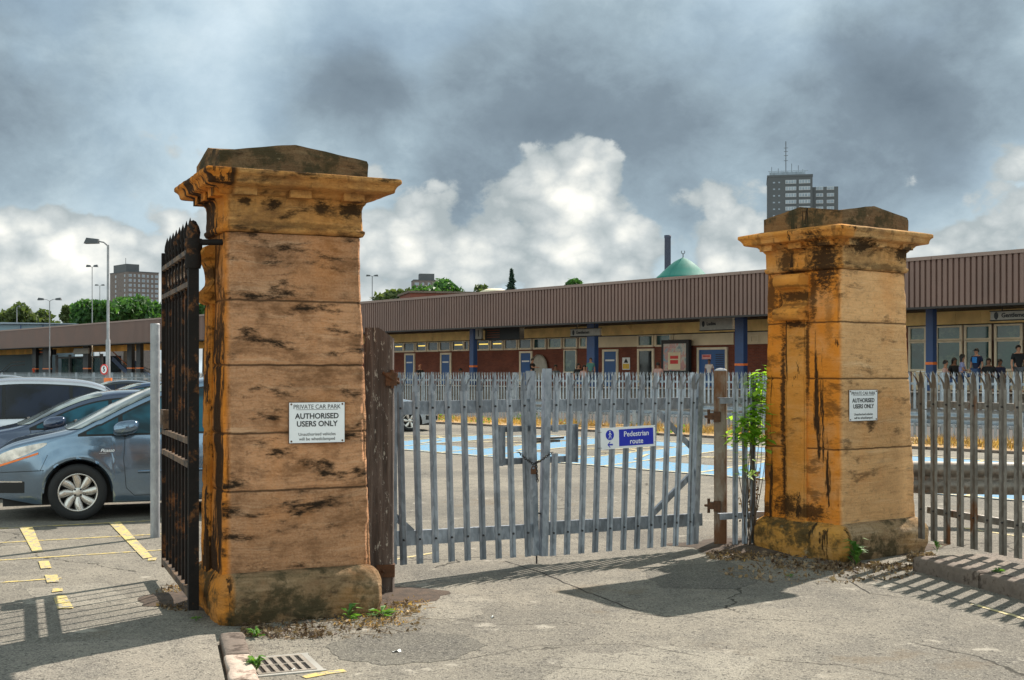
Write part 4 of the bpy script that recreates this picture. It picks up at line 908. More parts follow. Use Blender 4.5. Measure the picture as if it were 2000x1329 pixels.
# clerestory row
for k, (a, b) in enumerate(((770, 788), (791, 810), (815, 833), (838, 856), (861, 880), (886, 906), (909, 916), (934, 956), (961, 982), (988, 1010), (1016, 1038), (1045, 1066), (1074, 1097), (1104, 1127), (1135, 1146), (1249, 1275), (1284, 1310))):
    f = window(a, b, 0, 0, M['glass_dark'] if k < 11 else M['glass_green'], z=(3.17, 3.66), fr=.10)
    if k in (0, 2, 5, 7, 8):  # strip lights seen through the panes
        m_ = bpy.data.materials.get('lit_tube')
        if not m_:
            m_ = bpy.data.materials.new('lit_tube'); m_.use_nodes = True; bb = m_.node_tree.nodes['Principled BSDF']; bb.inputs['Base Color'].default_value = (.9, .7, .2, 1); bb.inputs['Emission Color'].default_value = (1, .72, .15, 1); bb.inputs['Emission Strength'].default_value = .75
        SB('strip_light', m_, lambda m: sbox(m, U(b - 2), U(a + 3), VW - .045, VW - .0315, 3.44, 3.50), f)
def door(x0, x1, mat, label=None, louvre=False, plate=True):
    u0, u1 = sorted((U(x0), U(x1))); z1 = 2.86
    d = SB('door', mat, lambda m: sbox(m, u0, u1, VW - .06, VW - .003, PZ, z1)); 
    SB('frame', M['frame'], lambda m: [sbox(m, u0 - .14, u0 - .002, VW - .09, VW - .003, PZ, z1 + .12), sbox(m, u1 + .002, u1 + .14, VW - .09, VW - .003, PZ, z1 + .12), sbox(m, u0, u1, VW - .09, VW - .003, z1 + .002, z1 + .12)], d)
    if plate: SB('name_plate', M['white'], lambda m: sbox(m, u0 + (u1 - u0) * .15, u1 - (u1 - u0) * .1, VW - .07, VW - .061, 2.33, 2.42), d)
    if louvre:
        SB('louvre', M['darkcol'], lambda m: [sbox(m, u0 + .1, u0 + .62, VW - .075, VW - .061, 1.3 + .1 * i, 1.34 + .1 * i) for i in range(14)], d)
    return d
door(794, 809, M['bluedoor']); door(864, 880, M['bluedoor']); door(1019, 1038, M['bluedoor']); door(1181.6, 1205, M['bluedoor']); door(1250, 1275, M['glass_dark'], plate=False); door(1367, 1418, M['bluedoor'], louvre=True, plate=False)
window(1104, 1126, 0, 0, M['glass_green'], z=(1.75, 2.95), fr=.06)
window(1469, 1482, 0, 0, M['soffit'], z=(3.22, 3.5), fr=.03, name='vent')
# big waiting-room windows on the right
for a, b in ((1780, 1807), (1833, 1876), (1889, 1933), (1948, 1994), (2008, 2060), (2074, 2130), (2144, 2200), (2214, 2270)):
    window(a, b, 0, 0, M['glass_green'], z=(3.14, 3.62), fr=.11); window(a, b, 0, 0, M['glass_green'], z=(1.85, 2.98), fr=.10)
SB('window_sill_wall', M['greycream'], lambda m: sbox(m, u_r, U(1782), VW - .05, VW + .2, PZ, 1.74))
# columns
def column(pxa, pxb, V, mat, band=True, zt=4.299):
    u0, u1 = sorted((at(pxa, V), at(pxb, V))); w = max(u1 - u0, .28)
    c_ = SB('column', mat, lambda m: sbox(m, u0, u0 + w, V, V + .30, PZ, zt))
    if band: SB('orange_band', M['orange'], lambda m: sbox(m, u0 - .012, u0 + w + .012, V - .012, V + .312, 2.02, 2.13), c_)
    return c_
for a, b, br in ((917, 924.5, 1), (1146, 1161, 0), (1435, 1452, 1), (1808, 1822, 1)): column(a, b, 45.6, M['bluecol'], br)
for a, b in ((63, 70), (83, 96), (162, 172), (248, 257), (266, 274)): column(a, b, 43.5, M['darkcol'])
SB('round_mirror', M['signgrey'], lambda m: m.lathe([(.001, 0), (.5, .03), (.62, 0), (.70, -.05), (.76, 0), (.70, .05)], 28, (0, 0, 0), 'y').xf(Matrix.Translation(S(U(1056), VW - .15, 2.02)) @ Matrix.Rotation(math.atan2(EU.y, EU.x), 4, 'Z')))
# left, open part of the platform: gold soffit band, dark glazed shelter, stairs, greenery behind
SB('soffit_panels', M['gold'], lambda m: [sbox(m, U(420, 47) + i * 3.3, U(420, 47) + i * 3.3 + 3.26, 46.9, 47.1, 3.72, 4.295) for i in range(28)])
SB('back_wall', M['glass_dark'], lambda m: [sbox(m, U(232, 56), U(-40, 56), 56, 56.3, PZ, 3.6)])
SB('shelter_glass', M['glass_green'], lambda m: sbox(m, U(200, 52), U(120, 52), 52, 52.1, PZ + .1, 3.5)); SB('shelter_glass', M['glass_green'], lambda m: sbox(m, U(50, 54), U(-10, 54), 54, 54.1, PZ + .1, 3.4))
SB('shelter_frame', M['greypost'], lambda m: [sbox(m, U(q, 51.8), U(q, 51.8) + .4, 51.7, 51.9, PZ, 3.72) for q in (112, 138, 176, 200)] + [sbox(m, U(200, 51.8), U(112, 51.8), 51.7, 51.9, 3.3, 3.5)])
def stairs(m):
    u0, u1 = U(262, 50), U(212, 50)
    for i in range(12): sbox(m, u0 + (u1 - u0) * i / 12 * .8, u0 + (u1 - u0) * (i + 1) / 12 * .8, 50, 51.6, PZ + .16 * i, PZ + .16 * i + .06)
SB('stairs', M['kerb_dark'], stairs)
def rails_(m):
    u0, u1 = U(262, 50), U(212, 50)
    for v in (49.9, 51.7): m.bar(S(u0, v, PZ + .2), S(u0 + (u1 - u0) * .8, v, PZ + 2.2), .12, .5)
SB('stair_side', M['bluecol'], rails_)
SB('handrail', M['orange'], lambda m: m.bar(S(U(262, 50), 49.8, PZ + 1.0), S(U(262, 50) + (U(212, 50) - U(262, 50)) * .8, 49.8, PZ + 3.0), .07, .07))
for q_ in ((-5, PZ + .1, 22, 2.5, 48, 2.6), (-5, PZ + .5, 22, 2.9, 48, 3.0), (272, 2.4, 300, 1.8, 330, 1.2), (272, 2.1, 300, 1.5, 330, .9)):
    SB('walkway_rail', M['greypost'], lambda m: m.tube([S(U(q_[0], 49), 49, q_[1]), S(U(q_[2], 49), 49, q_[3]), S(U(q_[4], 49), 49, q_[5])], .06, 6))
# roof vent
vt = S(U(966, 50), 50, 0); mb = MB(); mb.lathe([(.55, 5.85), (.55, 6.35), (.85, 6.4), (.85, 6.5), (.6, 6.6), (.6, 6.75), (.95, 6.8), (.95, 6.88), (.5, 7.05), (.001, 7.1)], 20, (vt.x, vt.y, 0)); mb.build('roof_vent', M['greycream'], st, world=True)

def hang_sign(px, V, z0, z1, w, label, text, mat=M['signgrey'], ts=.22, rods=True, mark_=True, depth=.12, tmat=M['black'], sub=None, bold=.006):
    c = S(at(px, V), V, (z0 + z1) / 2); rz = math.atan2(-EU.y, -EU.x); t = thing('hanging_sign', label, 'sign', c, rz); h = z1 - z0
    MB().box(-w / 2, w / 2, -depth / 2, depth / 2, -h / 2, h / 2).build('sign_box', mat, t)
    MB().box(-w / 2 - .03, w / 2 + .03, -depth / 2 - .02, depth / 2 + .02, h / 2 + .001, h / 2 + .04).box(-w / 2 - .03, w / 2 + .03, -depth / 2 - .02, depth / 2 + .02, -h / 2 - .04, -h / 2 - .001).build('frame', M['soffit'], t)
    if rods:
        for s in (-.3, .3): MB().tube([(s * w, 0, h / 2 + .02), (s * w, 0, 4.28 - c.z)], .025, 6).build('hanger', M['darkcol'], t)
    if text:
        vs, fs = text_mesh(text, ts, .004, bold=bold, align='LEFT' if mark_ else 'CENTER'); x0 = -w / 2 + (.42 if mark_ else w / 2)
        mb = MB(); mb.add([Matrix.Rotation(R(90), 4, 'X') @ v + Vector((x0, -depth / 2 - .006, 0)) for v in vs], fs)
        if mark_: mb.prism([(-w / 2 + .22 + .085 * math.cos(R(q)), .14 * math.sin(R(q))) for q in range(0, 360, 30)], .001, .006, Matrix.Translation((0, -depth / 2 - .001, 0)) @ Matrix.Rotation(R(90), 4, 'X'))
        mb.build('lettering', tmat, t)
    return t
hang_sign(1144, 43.5, 3.58, 3.93, 2.15, 'small hanging Gentlemen sign below the canopy', 'Gentlemen')
hang_sign(1400, 43.5, 3.66, 4.22, 1.95, 'deep grey Ladies sign hanging in front of cream panels', 'Ladies', rods=False)
hang_sign(1990, 42.5, 3.62, 3.92, 2.1, 'Gentlemen sign hanging at the right edge above the waiting passengers', 'Gentlemen')
hang_sign(936, 43.5, 3.60, 4.18, .55, 'grey platform number 1 sign under the canopy', '1', mark_=False, ts=.5, rods=False)
hang_sign(159, 43.5, 3.45, 3.95, 3.6, 'long grey direction sign under the canopy near the lamp post', None, rods=False)
t = hang_sign(985, 44, 3.55, 4.15, 3.0, 'dark electronic departure board under the canopy', None, mat=M['darkcol'], rods=False, depth=.35)
m_ = M['orange']; mb = MB()
for i in range(4): mb.box(-1.3, -.2, -.19, -.176, .2 - .13 * i, .24 - .13 * i)
mb.build('display_line', simple('dim_amber_display', (.22, .06, .02), .6), t)
t = hang_sign(92, 44, 3.5, 3.95, 4.2, 'dark departure board with orange text at far left', None, mat=M['darkcol'], rods=False, depth=.35)
MB().box(-1.6, 1.2, -.19, -.176, -.05, .08).build('display_line', simple('orange_display', (.7, .14, .03), .6), t)
# poster case, notices
t = thing('poster_case', 'tall dark framed poster case against the brick wall', 'poster case', S(U(1331), VW - .4, PZ), math.atan2(-EU.y, -EU.x))
MB().box(-.95, .95, -.12, .1, .7, 3.05 - PZ + .35).build('case', M['darkcol'], t)
def poster():
    m, T = newmat('faded_poster_print'); n = T.noise(T.oc, 2.2, 5, .6, .6)
    T.put(T.b.inputs['Base Color'], T.ramp(n, [(.3, (.06, .16, .22)), (.45, (.45, .42, .36)), (.55, (.5, .2, .18)), (.68, (.1, .3, .4))])); T.b.inputs['Roughness'].default_value = .15; return m
MB().box(-.78, .78, -.135, -.121, .85, 2.25).build('poster', poster(), t); MB().box(-.45, .4, -.14, -.1355, .9, 1.8).build('paper_sheet', M['greycream'], t)
MB().box(-.3, .25, -.144, -.1405, 1.2, 1.4).box(-.3, .25, -.144, -.1405, 1.46, 1.62).build('red_lettering', M['red'], t)
t = thing('warning_notice', 'yellow and white warning notice on brick beside blue door', 'notice', S(U(1223.5), VW - .02, 2.2), math.atan2(-EU.y, -EU.x))
MB().box(-.29, .29, -.012, .0, -.35, .32).build('notice_plate', M['white'], t); MB().box(-.24, .24, -.02, -.0125, -.30, -.02).build('yellow_panel', simple('warning_yellow', (.8, .5, .05), .5), t)
MB().prism([(-.17, .03), (.17, .03), (0, .28)], .0125, .02, Matrix.Rotation(R(90), 4, 'X')).build('warning_triangle', M['black'], t)
t = thing('red_notice', 'small pink and red notice on the double blue door', 'notice', S(U(1382), VW - .08, 2.5), math.atan2(-EU.y, -EU.x))
MB().box(-.3, .3, -.012, 0, -.12, .12).build('notice_plate', simple('pink_notice', (.75, .35, .33), .5), t); MB().box(-.24, .24, -.016, -.0125, .0, .07).build('lettering', M['red'], t)

# ------------------------------------------------------------------ long palisade fence and crash barriers
VF = 28.0
t = thing('palisade_fence', 'long pale galvanised palisade fence between car park and platforms', 'fence', S(U(1480, VF), VF), math.atan2(-EU.y, -EU.x))
fu0, fu1 = at(2350, VF), at(-60, VF); n = int((fu1 - fu0) / .155); rest = MB()
def fpale(mb, u):
    w = .036; z0, zs, zt = .06, 1.60, 1.735 + random.uniform(-.006, .006); x = u
    for a, b, dv in ((-w, -w * .3, 0), (-w * .3, w * .3, -.012), (w * .3, w, 0)): mb.add([S(x + a, VF, z0), S(x + b, VF + dv, z0), S(x + b, VF + dv, zs), S(x + a, VF, zs)], [(0, 1, 2, 3)])
    mb.add([S(x - w * .4, VF - .01, zs), S(x + w * .4, VF - .01, zs), S(x + w * .4, VF - .01, zt - .05), S(x, VF - .01, zt), S(x - w * .4, VF - .01, zt - .05)], [(0, 1, 2, 3, 4)])
    for s in (-1, 1): mb.add([S(x + s * w * .4, VF, zs), S(x + s * w, VF, zs), S(x + s * w * 1.7, VF - .04, zt - .02), S(x + s * w * 1.1, VF - .03, zt - .05)], [(0, 1, 2, 3) if s > 0 else (3, 2, 1, 0)])
def seen(u):
    P = S(u, VF); x = 1000 + F * P.x / P.y; return 1790 < x < 2003 or 1040 < x < 1482
cnt = 0
for i in range(n):
    u = fu0 + i * .155
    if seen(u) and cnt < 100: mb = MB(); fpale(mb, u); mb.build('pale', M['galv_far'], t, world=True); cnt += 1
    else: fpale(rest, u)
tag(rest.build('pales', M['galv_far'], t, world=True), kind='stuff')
for z in (.38, 1.42):
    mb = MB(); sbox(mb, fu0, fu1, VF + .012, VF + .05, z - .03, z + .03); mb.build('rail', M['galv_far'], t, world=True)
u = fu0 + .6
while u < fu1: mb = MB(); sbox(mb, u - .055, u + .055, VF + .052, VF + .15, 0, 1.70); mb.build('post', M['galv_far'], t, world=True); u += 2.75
def barrier(label, pts, z, h, mat, psp=2.4):
    P = [Vector((p[0], p[1], 0)) for p in pts]; t = thing('crash_barrier', label, 'barrier', (P[0] + P[-1]) / 2, math.atan2((P[-1] - P[0]).y, (P[-1] - P[0]).x), 'steel crash barriers')
    d = (P[-1] - P[0]).normalized(); nn = Vector((d.y, -d.x, 0)); L = (P[-1] - P[0]).length
    prof = [(-.5, .0), (-.46, .035), (-.30, .075), (-.14, .075), (-.06, .01), (.06, .01), (.14, .075), (.30, .075), (.46, .035), (.5, .0)]
    mb = MB(); vs = []
    for p in (P[0], P[-1]): vs += [p + nn * (b * h / .31) + Vector((0, 0, z + a * h)) for a, b in prof] + [p + nn * (b * h / .31 - .012) + Vector((0, 0, z + a * h)) for a, b in prof]
    k = len(prof); mb.add(vs, [(i, i + 1, 2 * k + i + 1, 2 * k + i) for i in range(k - 1)] + [(k + i + 1, k + i, 3 * k + i, 3 * k + i + 1) for i in range(k - 1)], True); mb.build('beam', mat, t, world=True)
    q = .4
    while q < L: p = P[0] + d * q - nn * .08; mb = MB(); mb.bar(p, p + Vector((0, 0, z + h * .4)), .1, .1); mb.build('post', mat, t, world=True); q += psp
    return t
a0, a1 = pp(1050, 728, 26.5), pp(2250, 728, 21.0)
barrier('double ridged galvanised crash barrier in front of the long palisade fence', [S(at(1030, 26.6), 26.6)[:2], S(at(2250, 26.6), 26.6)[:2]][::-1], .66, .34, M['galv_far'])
b0, b1 = gp(1700, 1060), gp(2300, 1060); b0.y = 14.0; b1.y = 12.9; b0.x = 3.9; b1.x = 9
barrier('nearer dull crash barrier with mossy face behind the brown palisade fence', [b0[:2], b1[:2]], .52, .36, M['galv_brown'])

# ------------------------------------------------------------------ vegetation
def leaf_quad(mb, p, size, up=None, asp=.55):
    d = Vector((random.gauss(0, 1), random.gauss(0, 1), random.gauss(0, .7))).normalized(); s = d.orthogonal().normalized(); s = Matrix.Rotation(random.uniform(0, 6.28), 3, d) @ s; w = s.cross(d)
    a = size * random.uniform(.7, 1.3); mb.add([p - s * a, p + w * a * asp + d * a * .12, p + s * a, p - w * a * asp + d * a * .12], [(0, 1, 2, 3)])
def tree(name, label, px, ytop, ybase, Y, wpx, mat, dens=1., leafm=.5, lobes=9, conifer=False, group='trees beyond the station', seed=0):
    random.seed(seed + int(px)); k = Y / F; c = pp(px, 728, Y); zt = H + (HY - ytop) * k; zb = max(0, H + (HY - ybase) * k - 1.5); w = wpx * k / 2
    t = thing(name, label, 'tree', (c.x, c.y, 0), 0, group); mb = MB(); tr = MB(); hh = zt - zb
    tr.tube([(0, 0, 0), (.1, 0, zb + hh * .35), (0, .1, zb + hh * .8)], [w * .06 + .15, w * .045 + .1, .06], 8)
    if conifer:
        for i in range(26):
            f = i / 25; z = zb + hh * f; r = w * (1.02 - f) * random.uniform(.7, 1.15)
            for a in range(9):
                an = random.uniform(0, 6.28)
                for s in range(7): q = r * (s + 1) / 7; leaf_quad(mb, Vector((q * math.cos(an), q * math.sin(an), z - q * .25 + random.uniform(-.1, .1))), leafm * .8, asp=.3)
        tr.tube([(0, 0, 0), (0, 0, zt)], [.2, .03], 6)
    else:
        L = []
        for i in range(lobes):
            an = random.uniform(0, 6.28); rr = w * random.uniform(.1, .72); z = zb + hh * random.uniform(.25, .78); r = w * random.uniform(.28, .5)
            z = min(z, zt - r * .9 - hh * .02 * (rr / w)); L.append((Vector((rr * math.cos(an), rr * math.sin(an) * .8, z)), r))
        L.append((Vector((0, 0, zt - w * .42)), w * .42))
        for c_, r in L:
            tr.tube([(0, 0, zb + hh * .2), tuple(c_ * .6 + Vector((0, 0, zb * .3))), tuple(c_)], [.12, .08, .03], 5)
            nl = int(260 * dens)
            for _ in range(nl):
                d = Vector((random.gauss(0, 1), random.gauss(0, 1), random.gauss(0, 1))).normalized(); q = r * random.uniform(.45, 1.08) * (1 + .25 * noise.noise(d * 2.5 + c_))
                leaf_quad(mb, c_ + Vector((d.x * q, d.y * q, d.z * q * .85)), leafm)
    tr.build('trunk', M['bark'], t); mb.build('crown', mat, t); return t
tree('broadleaf_tree', 'big round dense green tree just left of the brick tower', 178, 583, 645, 165, 100, M['leaf_tree'], 1.6, .45, 12)
tree('broadleaf_tree', 'tallest round green tree in front of the brick tower', 245, 576, 645, 170, 116, M['leaf_tree'], 1.7, .45, 14)
tree('broadleaf_tree', 'green tree behind the iron gate, right of the brick tower', 300, 588, 645, 175, 100, M['leaf_tree'], 1.5, .45, 11)
tree('broadleaf_tree', 'sliver of green tree between iron gate and brown pillar', 398, 590, 640, 180, 60, M['leaf_tree'], 1.2, .45, 8)
tree('loose_tree', 'loose olive tree at the far left behind the pale roof', 38, 590, 645, 190, 90, M['leaf_olive'], .8, .5, 9)
tree('loose_tree', 'loose olive tree left of the double armed lamp', 84, 603, 645, 195, 80, M['leaf_olive'], .8, .5, 8)
tree('small_tree', 'small thin tree between the two lamp posts at left', 130, 597, 642, 200, 34, M['leaf_olive'], .6, .45, 6)
tree('loose_tree', 'low loose dark tree right of the brown pillar', 765, 564, 605, 160, 80, M['leaf_olive'], .6, .4, 7)
tree('loose_tree', 'loose tree in front of the small grey tower', 800, 560, 605, 150, 80, M['leaf_olive'], .8, .4, 7)
tree('broadleaf_tree', 'bright feathery tree right of the small grey tower', 868, 541, 600, 140, 104, M['leaf_tree'], .9, .38, 9)
tree('broadleaf_tree', 'lower green tree overlapping the small grey tower', 832, 556, 603, 135, 84, M['leaf_tree'], .9, .38, 7)
tree('small_tree', 'wispy tree left of the roof vent', 940, 554, 585, 150, 56, M['leaf_olive'], .35, .35, 6)
tree('conifer', 'dark pointed conifer rising above the canopy roof', 999, 529, 585, 150, 42, M['leaf_pine'], 1, .35, conifer=True)
tree('round_tree', 'rounded green treetop above the canopy left of the dome', 1121, 544, 590, 150, 72, M['leaf_tree'], 1.2, .4, 7)

# ------------------------------------------------------------------ towers, dome, chimney, shed
def tower(name, label, px0, pxc, px1, ytop, Y, floors, cols, wmat, sidecols=0, depthf=None, fh=2.75, winw=.62, fr=None, rot=20, cat='tower block', ybot=None, bright=True):
    k = Y / F; z = H + (HY - ytop) * k; rz = R(rot)
    fi = math.atan((pxc - 1000) / F); wf = (px1 - pxc) * k * math.cos(fi) / math.cos(rz + fi); ws = max((pxc - px0) * k * math.cos(fi) / max(math.sin(rz + fi), .1), 1)
    c = pp(pxc, 728, Y); t = thing(name, label, cat, (c.x, c.y, 0), rz)
    MB().box(0, wf, 0, ws, 0, z).build('wall', wmat, t)
    MB().box(-.15, wf + .15, -.15, ws + .15, z + .01, z + .5).build('parapet', M['tower_dark'], t)
    for f in range(floors):
        zz = z - 2.0 - f * fh
        for cidx in range(cols):
            x = wf * (cidx + .5) / cols; w_ = (winw if cidx % 3 == 0 else winw * .55) * wf / cols
            wn = MB().box(x - w_ / 2 - .12, x + w_ / 2 + .12, -.06, -.005, zz - .75, zz + .75).build('window', M['tower_white'], t)
            MB().box(x - w_ / 2, x - .06, -.10, -.065, zz - .6, zz + .6).box(x + .06, x + w_ / 2, -.10, -.065, zz - .6, zz + .6).build('pane', M['tower_glass'], wn)
        for cidx in range(sidecols):
            y = ws * (cidx + .35) / sidecols
            wn = MB().box(-.06, -.005, y - .7, y + .7, zz - .7, zz + .7).build('window', M['tower_white'], t); MB().box(-.1, -.065, y - .5, y + .5, zz - .5, zz + .5).build('pane', M['tower_glass'], wn)
    return t, wf, ws, z, k
t, wf, ws, z, k = tower('tower_block', 'brown brick tower block with white windows behind the round trees', 214, 250, 311, 531, 690, 12, 7, M['brick_tower'], 2, rot=42)
MB().box(wf * -.0, wf * .42, ws * .1, ws * .8, z + .51, z + 4.6).build('penthouse', M['tower_dark'], t); MB().tube([(3, ws * .4, z + 4.5), (3, ws * .4, z + 8.5)], .14, 6).build('antenna', M['tower_dark'], t)
t, wf, ws, z, k = tower('tower_block', 'small distant grey tower block behind feathery trees', 803, 808, 856, 548, 700, 5, 4, M['brick_tower'], 0, rot=10)
MB().box(wf * .25, wf * .85, 1, 8, z + .51, z + 4.0).build('penthouse', M['tower_dark'], t)
def tower_r():
    Y = 300; k = Y / F; c = pp(1499, 728, Y); rz = R(-11); t = thing('tower_block', 'dark grey stepped tower block with antennas behind the golden pillar', 'tower block', (c.x, c.y, 0), rz)
    def zz(y): return H + (HY - y) * k
    w1 = (1583 - 1499) * k / math.cos(rz); w2 = (1631 - 1499) * k / math.cos(rz)
    MB().box(0, w1, 0, 13, 0, zz(347)).build('wall', M['tower_dark'], t); MB().box(w1 + .01, w2, 1.2, 12, 0, zz(367)).build('wall', M['tower_dark'], t)
    MB().box(-.1, w1 + .1, -.1, 13.1, zz(347) + .01, zz(347) + .5).build('parapet', M['tower_dark'], t)
    pn = MB().box(w1 * .05, w1 * .84, 2, 9, zz(347) + .51, zz(335)).build('penthouse', M['tower_glass'], t)
    for x, y0, y1, r in ((w1 * .42, 335, 272, .10), (w1 * .1, 335, 322, .06), (w1 * .25, 335, 325, .06), (w1 * .7, 335, 320, .06), (w1 * .8, 335, 328, .06), (w1 * .55, 335, 316, .06)):
        mb = MB(); mb.tube([(x, 4, zz(y0)), (x, 4, zz(y1))], r, 5)
        if y1 < 300:
            for q in (285, 292, 300, 310): mb.tube([(x - .5, 4, zz(q)), (x + .5, 4, zz(q))], .06, 5)
        mb.build('antenna', M['tower_dark'], t)
    mb = MB(); mb.box(w1 * .02, w1 * .9, 1.9, 2.0, zz(333) - .1, zz(333) + .05)
    for i in range(9): x = w1 * (.05 + .1 * i); mb.tube([(x, 1.95, zz(345)), (x, 1.95, zz(333))], .04, 4)
    mb.build('roof_railing', M['tower_glass'], t)
    for f in range(14):
        z = zz(357) - f * 1.62
        for x0, x1 in ((.40, .64), (.70, .95)):
            b = MB().box(w1 * x0, w1 * x1, -.08, -.005, z - .45, z + .45).build('window', M['tower_white'], t); n = 4; mb = MB()
            for i in range(n): a = w1 * (x0 + (x1 - x0) * i / n); mb.box(a + .1, a + w1 * (x1 - x0) / n - .05, -.12, -.085, z - .36, z + .36)
            mb.build('pane', M['tower_glass'], b)
        if f:
            for q0, q1 in ((.14, .42), (.56, .84)):
                x0, x1 = w1 + (w2 - w1) * q0, w1 + (w2 - w1) * q1; b = MB().box(x0, x1, 1.1, 1.19, z - .42, z + .42).build('window', M['tower_white'], t); MB().box(x0 + .1, (x0 + x1) / 2 - .05, 1.04, 1.095, z - .33, z + .33).box((x0 + x1) / 2 + .05, x1 - .1, 1.04, 1.095, z - .33, z + .33).build('pane', M['tower_glass'], b)
        MB().box(w1 * .12, w1 * .17, -.07, -.005, z - .25, z + .1).build('window', M['tower_glass'], t)
        MB().box(w1 * .24, w1 * .28, -.07, -.005, z - .25, z + .1).build('window', M['tower_glass'], t)
tower_r()
c = pp(1343, 728, 150); k = 150 / F
t = thing('domed_mosque', 'green copper dome with crescent finial above the canopy roof', 'mosque', (c.x, c.y, 0)); zz = lambda y: H + (HY - y) * k
MB().box(-5.5, 5.5, 3, 9, 0, zz(556)).build('wall', M['brick'], t)
mb = MB(); prof = [(56, 562), (57, 548), (57, 541), (52, 536), (46, 531), (38, 523), (28, 514), (18, 506), (9, 501), (3, 498.5), (.6, 497)]
mb.lathe([(a * k, zz(y)) for a, y in prof], 14, (0, 4, 0), 'z', True); mb.build('dome', M['dome'], t)
mb = MB(); mb.tube([(0, 4, zz(498)), (0, 4, zz(489))], .06, 6); mb.tube([(.22 * math.sin(q), 4, zz(486.5) + -.22 * math.cos(q)) for q in [R(w) for w in range(-140, 141, 20)]], .045, 6); mb.build('crescent_finial', M['tower_dark'], t)
c = pp(1304, 728, 260); k = 260 / F; mb = MB(); mb.lathe([(.72, 0), (.66, H + (HY - 466) * k), (.72, H + (HY - 465) * k), (.72, H + (HY - 460) * k), (.5, H + (HY - 460) * k)], 20, tuple((c.x, c.y, 0)))
tag(mb.build('chimney', simple('slate_blue_chimney', (.05, .06, .10), .7), None, origin=(c.x, c.y, 0)), 'tall plain slate blue chimney left of the green dome', 'chimney')
t = thing('warehouse', 'long pale blue shed with light roof edge behind the canopy', 'building', pp(70, 728, 150) - Vector((0, 0, H)), R(8)); k = 150 / F
MB().box(-22, 4.6, 0, 12, 0, H + (HY - 634) * k).build('wall', simple('pale_blue_sheeting', (.24, .32, .38), .6, 0, .1, .2), t); MB().hexa([(-22.5, -.6, H + (HY - 634) * k + .02), (5.4, -.6, H + (HY - 634) * k + .02), (5.2, 12, H + (HY - 634) * k + .02), (-22, 12, H + (HY - 634) * k + .02), (-22.5, -.6, H + (HY - 627) * k), (4.7, -.6, H + (HY - 632) * k), (4.7, 12, H + (HY - 632) * k), (-22, 12, H + (HY - 627) * k)]).build('roof', M['tower_glass'], t)
for i in range(10): MB().box(-20 + 2.6 * i, -19.9 + 2.6 * i, -.1, -.01, 6, H + (HY - 635) * k).build('cladding_rib', M['bluecol'], t)
t = thing('distant_roof', 'low red roofed building behind the canopy left of the roof vent', 'building', pp(900, 728, 120) - Vector((0, 0, H)), R(15)); MB().box(-5, 5, 0, 6, 0, H + (HY - 574) * .05).build('wall', M['brick'], t); MB().box(-5.2, 5.2, -.2, 6.2, H + (HY - 574) * .05 + .01, H + (HY - 570) * .05).build('roof', M['kerb_dark'], t)

# ------------------------------------------------------------------ lamp posts
def lamp(px, ytop, ybot, Y, heads, label, arm=1.4, thick=.075, hl=.55, drop=.0, mat='greypost'):
    k = Y / F; c = pp(px, 728, Y); zt = H + (HY - ytop) * k; t = thing('street_lamp', label, 'street lamp', (c.x, c.y, 0), 0, 'street lamps over the car park and station')
    mb = MB(); mb.tube([(0, 0, 0), (0, 0, zt * .45), (0, 0, zt * .45 + .05), (0, 0, zt)], [thick * 1.35, thick * 1.35, thick * .85, thick * .7], 10); mb.build('pole', M[mat], t)
    for s in heads:
        a = MB(); a.tube([(0, 0, zt - .03), (s * arm * .35, 0, zt + .10 - drop), (s * arm, 0, zt + .16 - drop)], [thick * .55, thick * .45, thick * .4], 8); a.build('arm', M[mat], t)
        h = MB(); x = s * arm; h.hexa([tuple(v) for v in [(x - s * .1, -.12, zt + .06 - drop), (x + s * hl, -.14, zt + .05 - drop), (x + s * hl, .14, zt + .05 - drop), (x - s * .1, .12, zt + .06 - drop), (x - s * .1, -.06, zt + .22 - drop), (x + s * hl * .8, -.09, zt + .27 - drop), (x + s * hl * .8, .09, zt + .27 - drop), (x - s * .1, .06, zt + .22 - drop)]])
        h.build('lamp_head', M['tower_dark'], t, fixn=True)
    return t
t5 = lamp(211, 479, 745, 46, (-1,), 'tall single armed grey lamp post with 5 speed sign in front of the tower', .45, .062, .42)
k = 46 / F; c = pp(209, 722, 46)
t = thing('speed_sign', 'round red edged speed sign showing 5 strapped to the lamp post', 'sign', c + Vector((-.05, -.16, 0)), R(-30))
def disc(r, y0, y1): return MB().lathe([(.0001, y0), (r, y0), (r, y1), (.0001, y1)], 32, (0, 0, 0), 'y', False)
disc(.20, -.012, .0).build('red_ring', M['red'], t, fixn=True); disc(.145, -.016, -.0125).build('white_disc', M['white'], t, fixn=True)
vs, fs = text_mesh('5', .25, .002, bold=.008); MB().add([Matrix.Rotation(R(90), 4, 'X') @ v + Vector((0, -.02, -.0)) for v in vs], fs).build('lettering', M['black'], t)
MB().lathe([(.15, 1.15), (.15, 1.5)], 14, (0, 0, 0)).build('orange_band', M['orange'], t5)
lamp(180, 523, 640, 115, (-1, 1), 'tall slender double armed lamp just left of the nearest lamp post', .25, .05, .30)
lamp(195, 559, 600, 190, (-1, 1), 'distant double armed lamp beside the brick tower', .35, .07, .4)
lamp(97, 588, 640, 105, (-1, 1), 'double armed lamp with low spread arms above the canopy', .62, .05, .40)
lamp(727, 541, 600, 150, (-1, 1), 'lone thin double armed lamp right of the brown pillar', .35, .06, .40, mat='tower_dark')
lamp(33, 601, 640, 160, (1,), 'faint thin lamp in front of the olive trees at far left', .2, .08, .2)

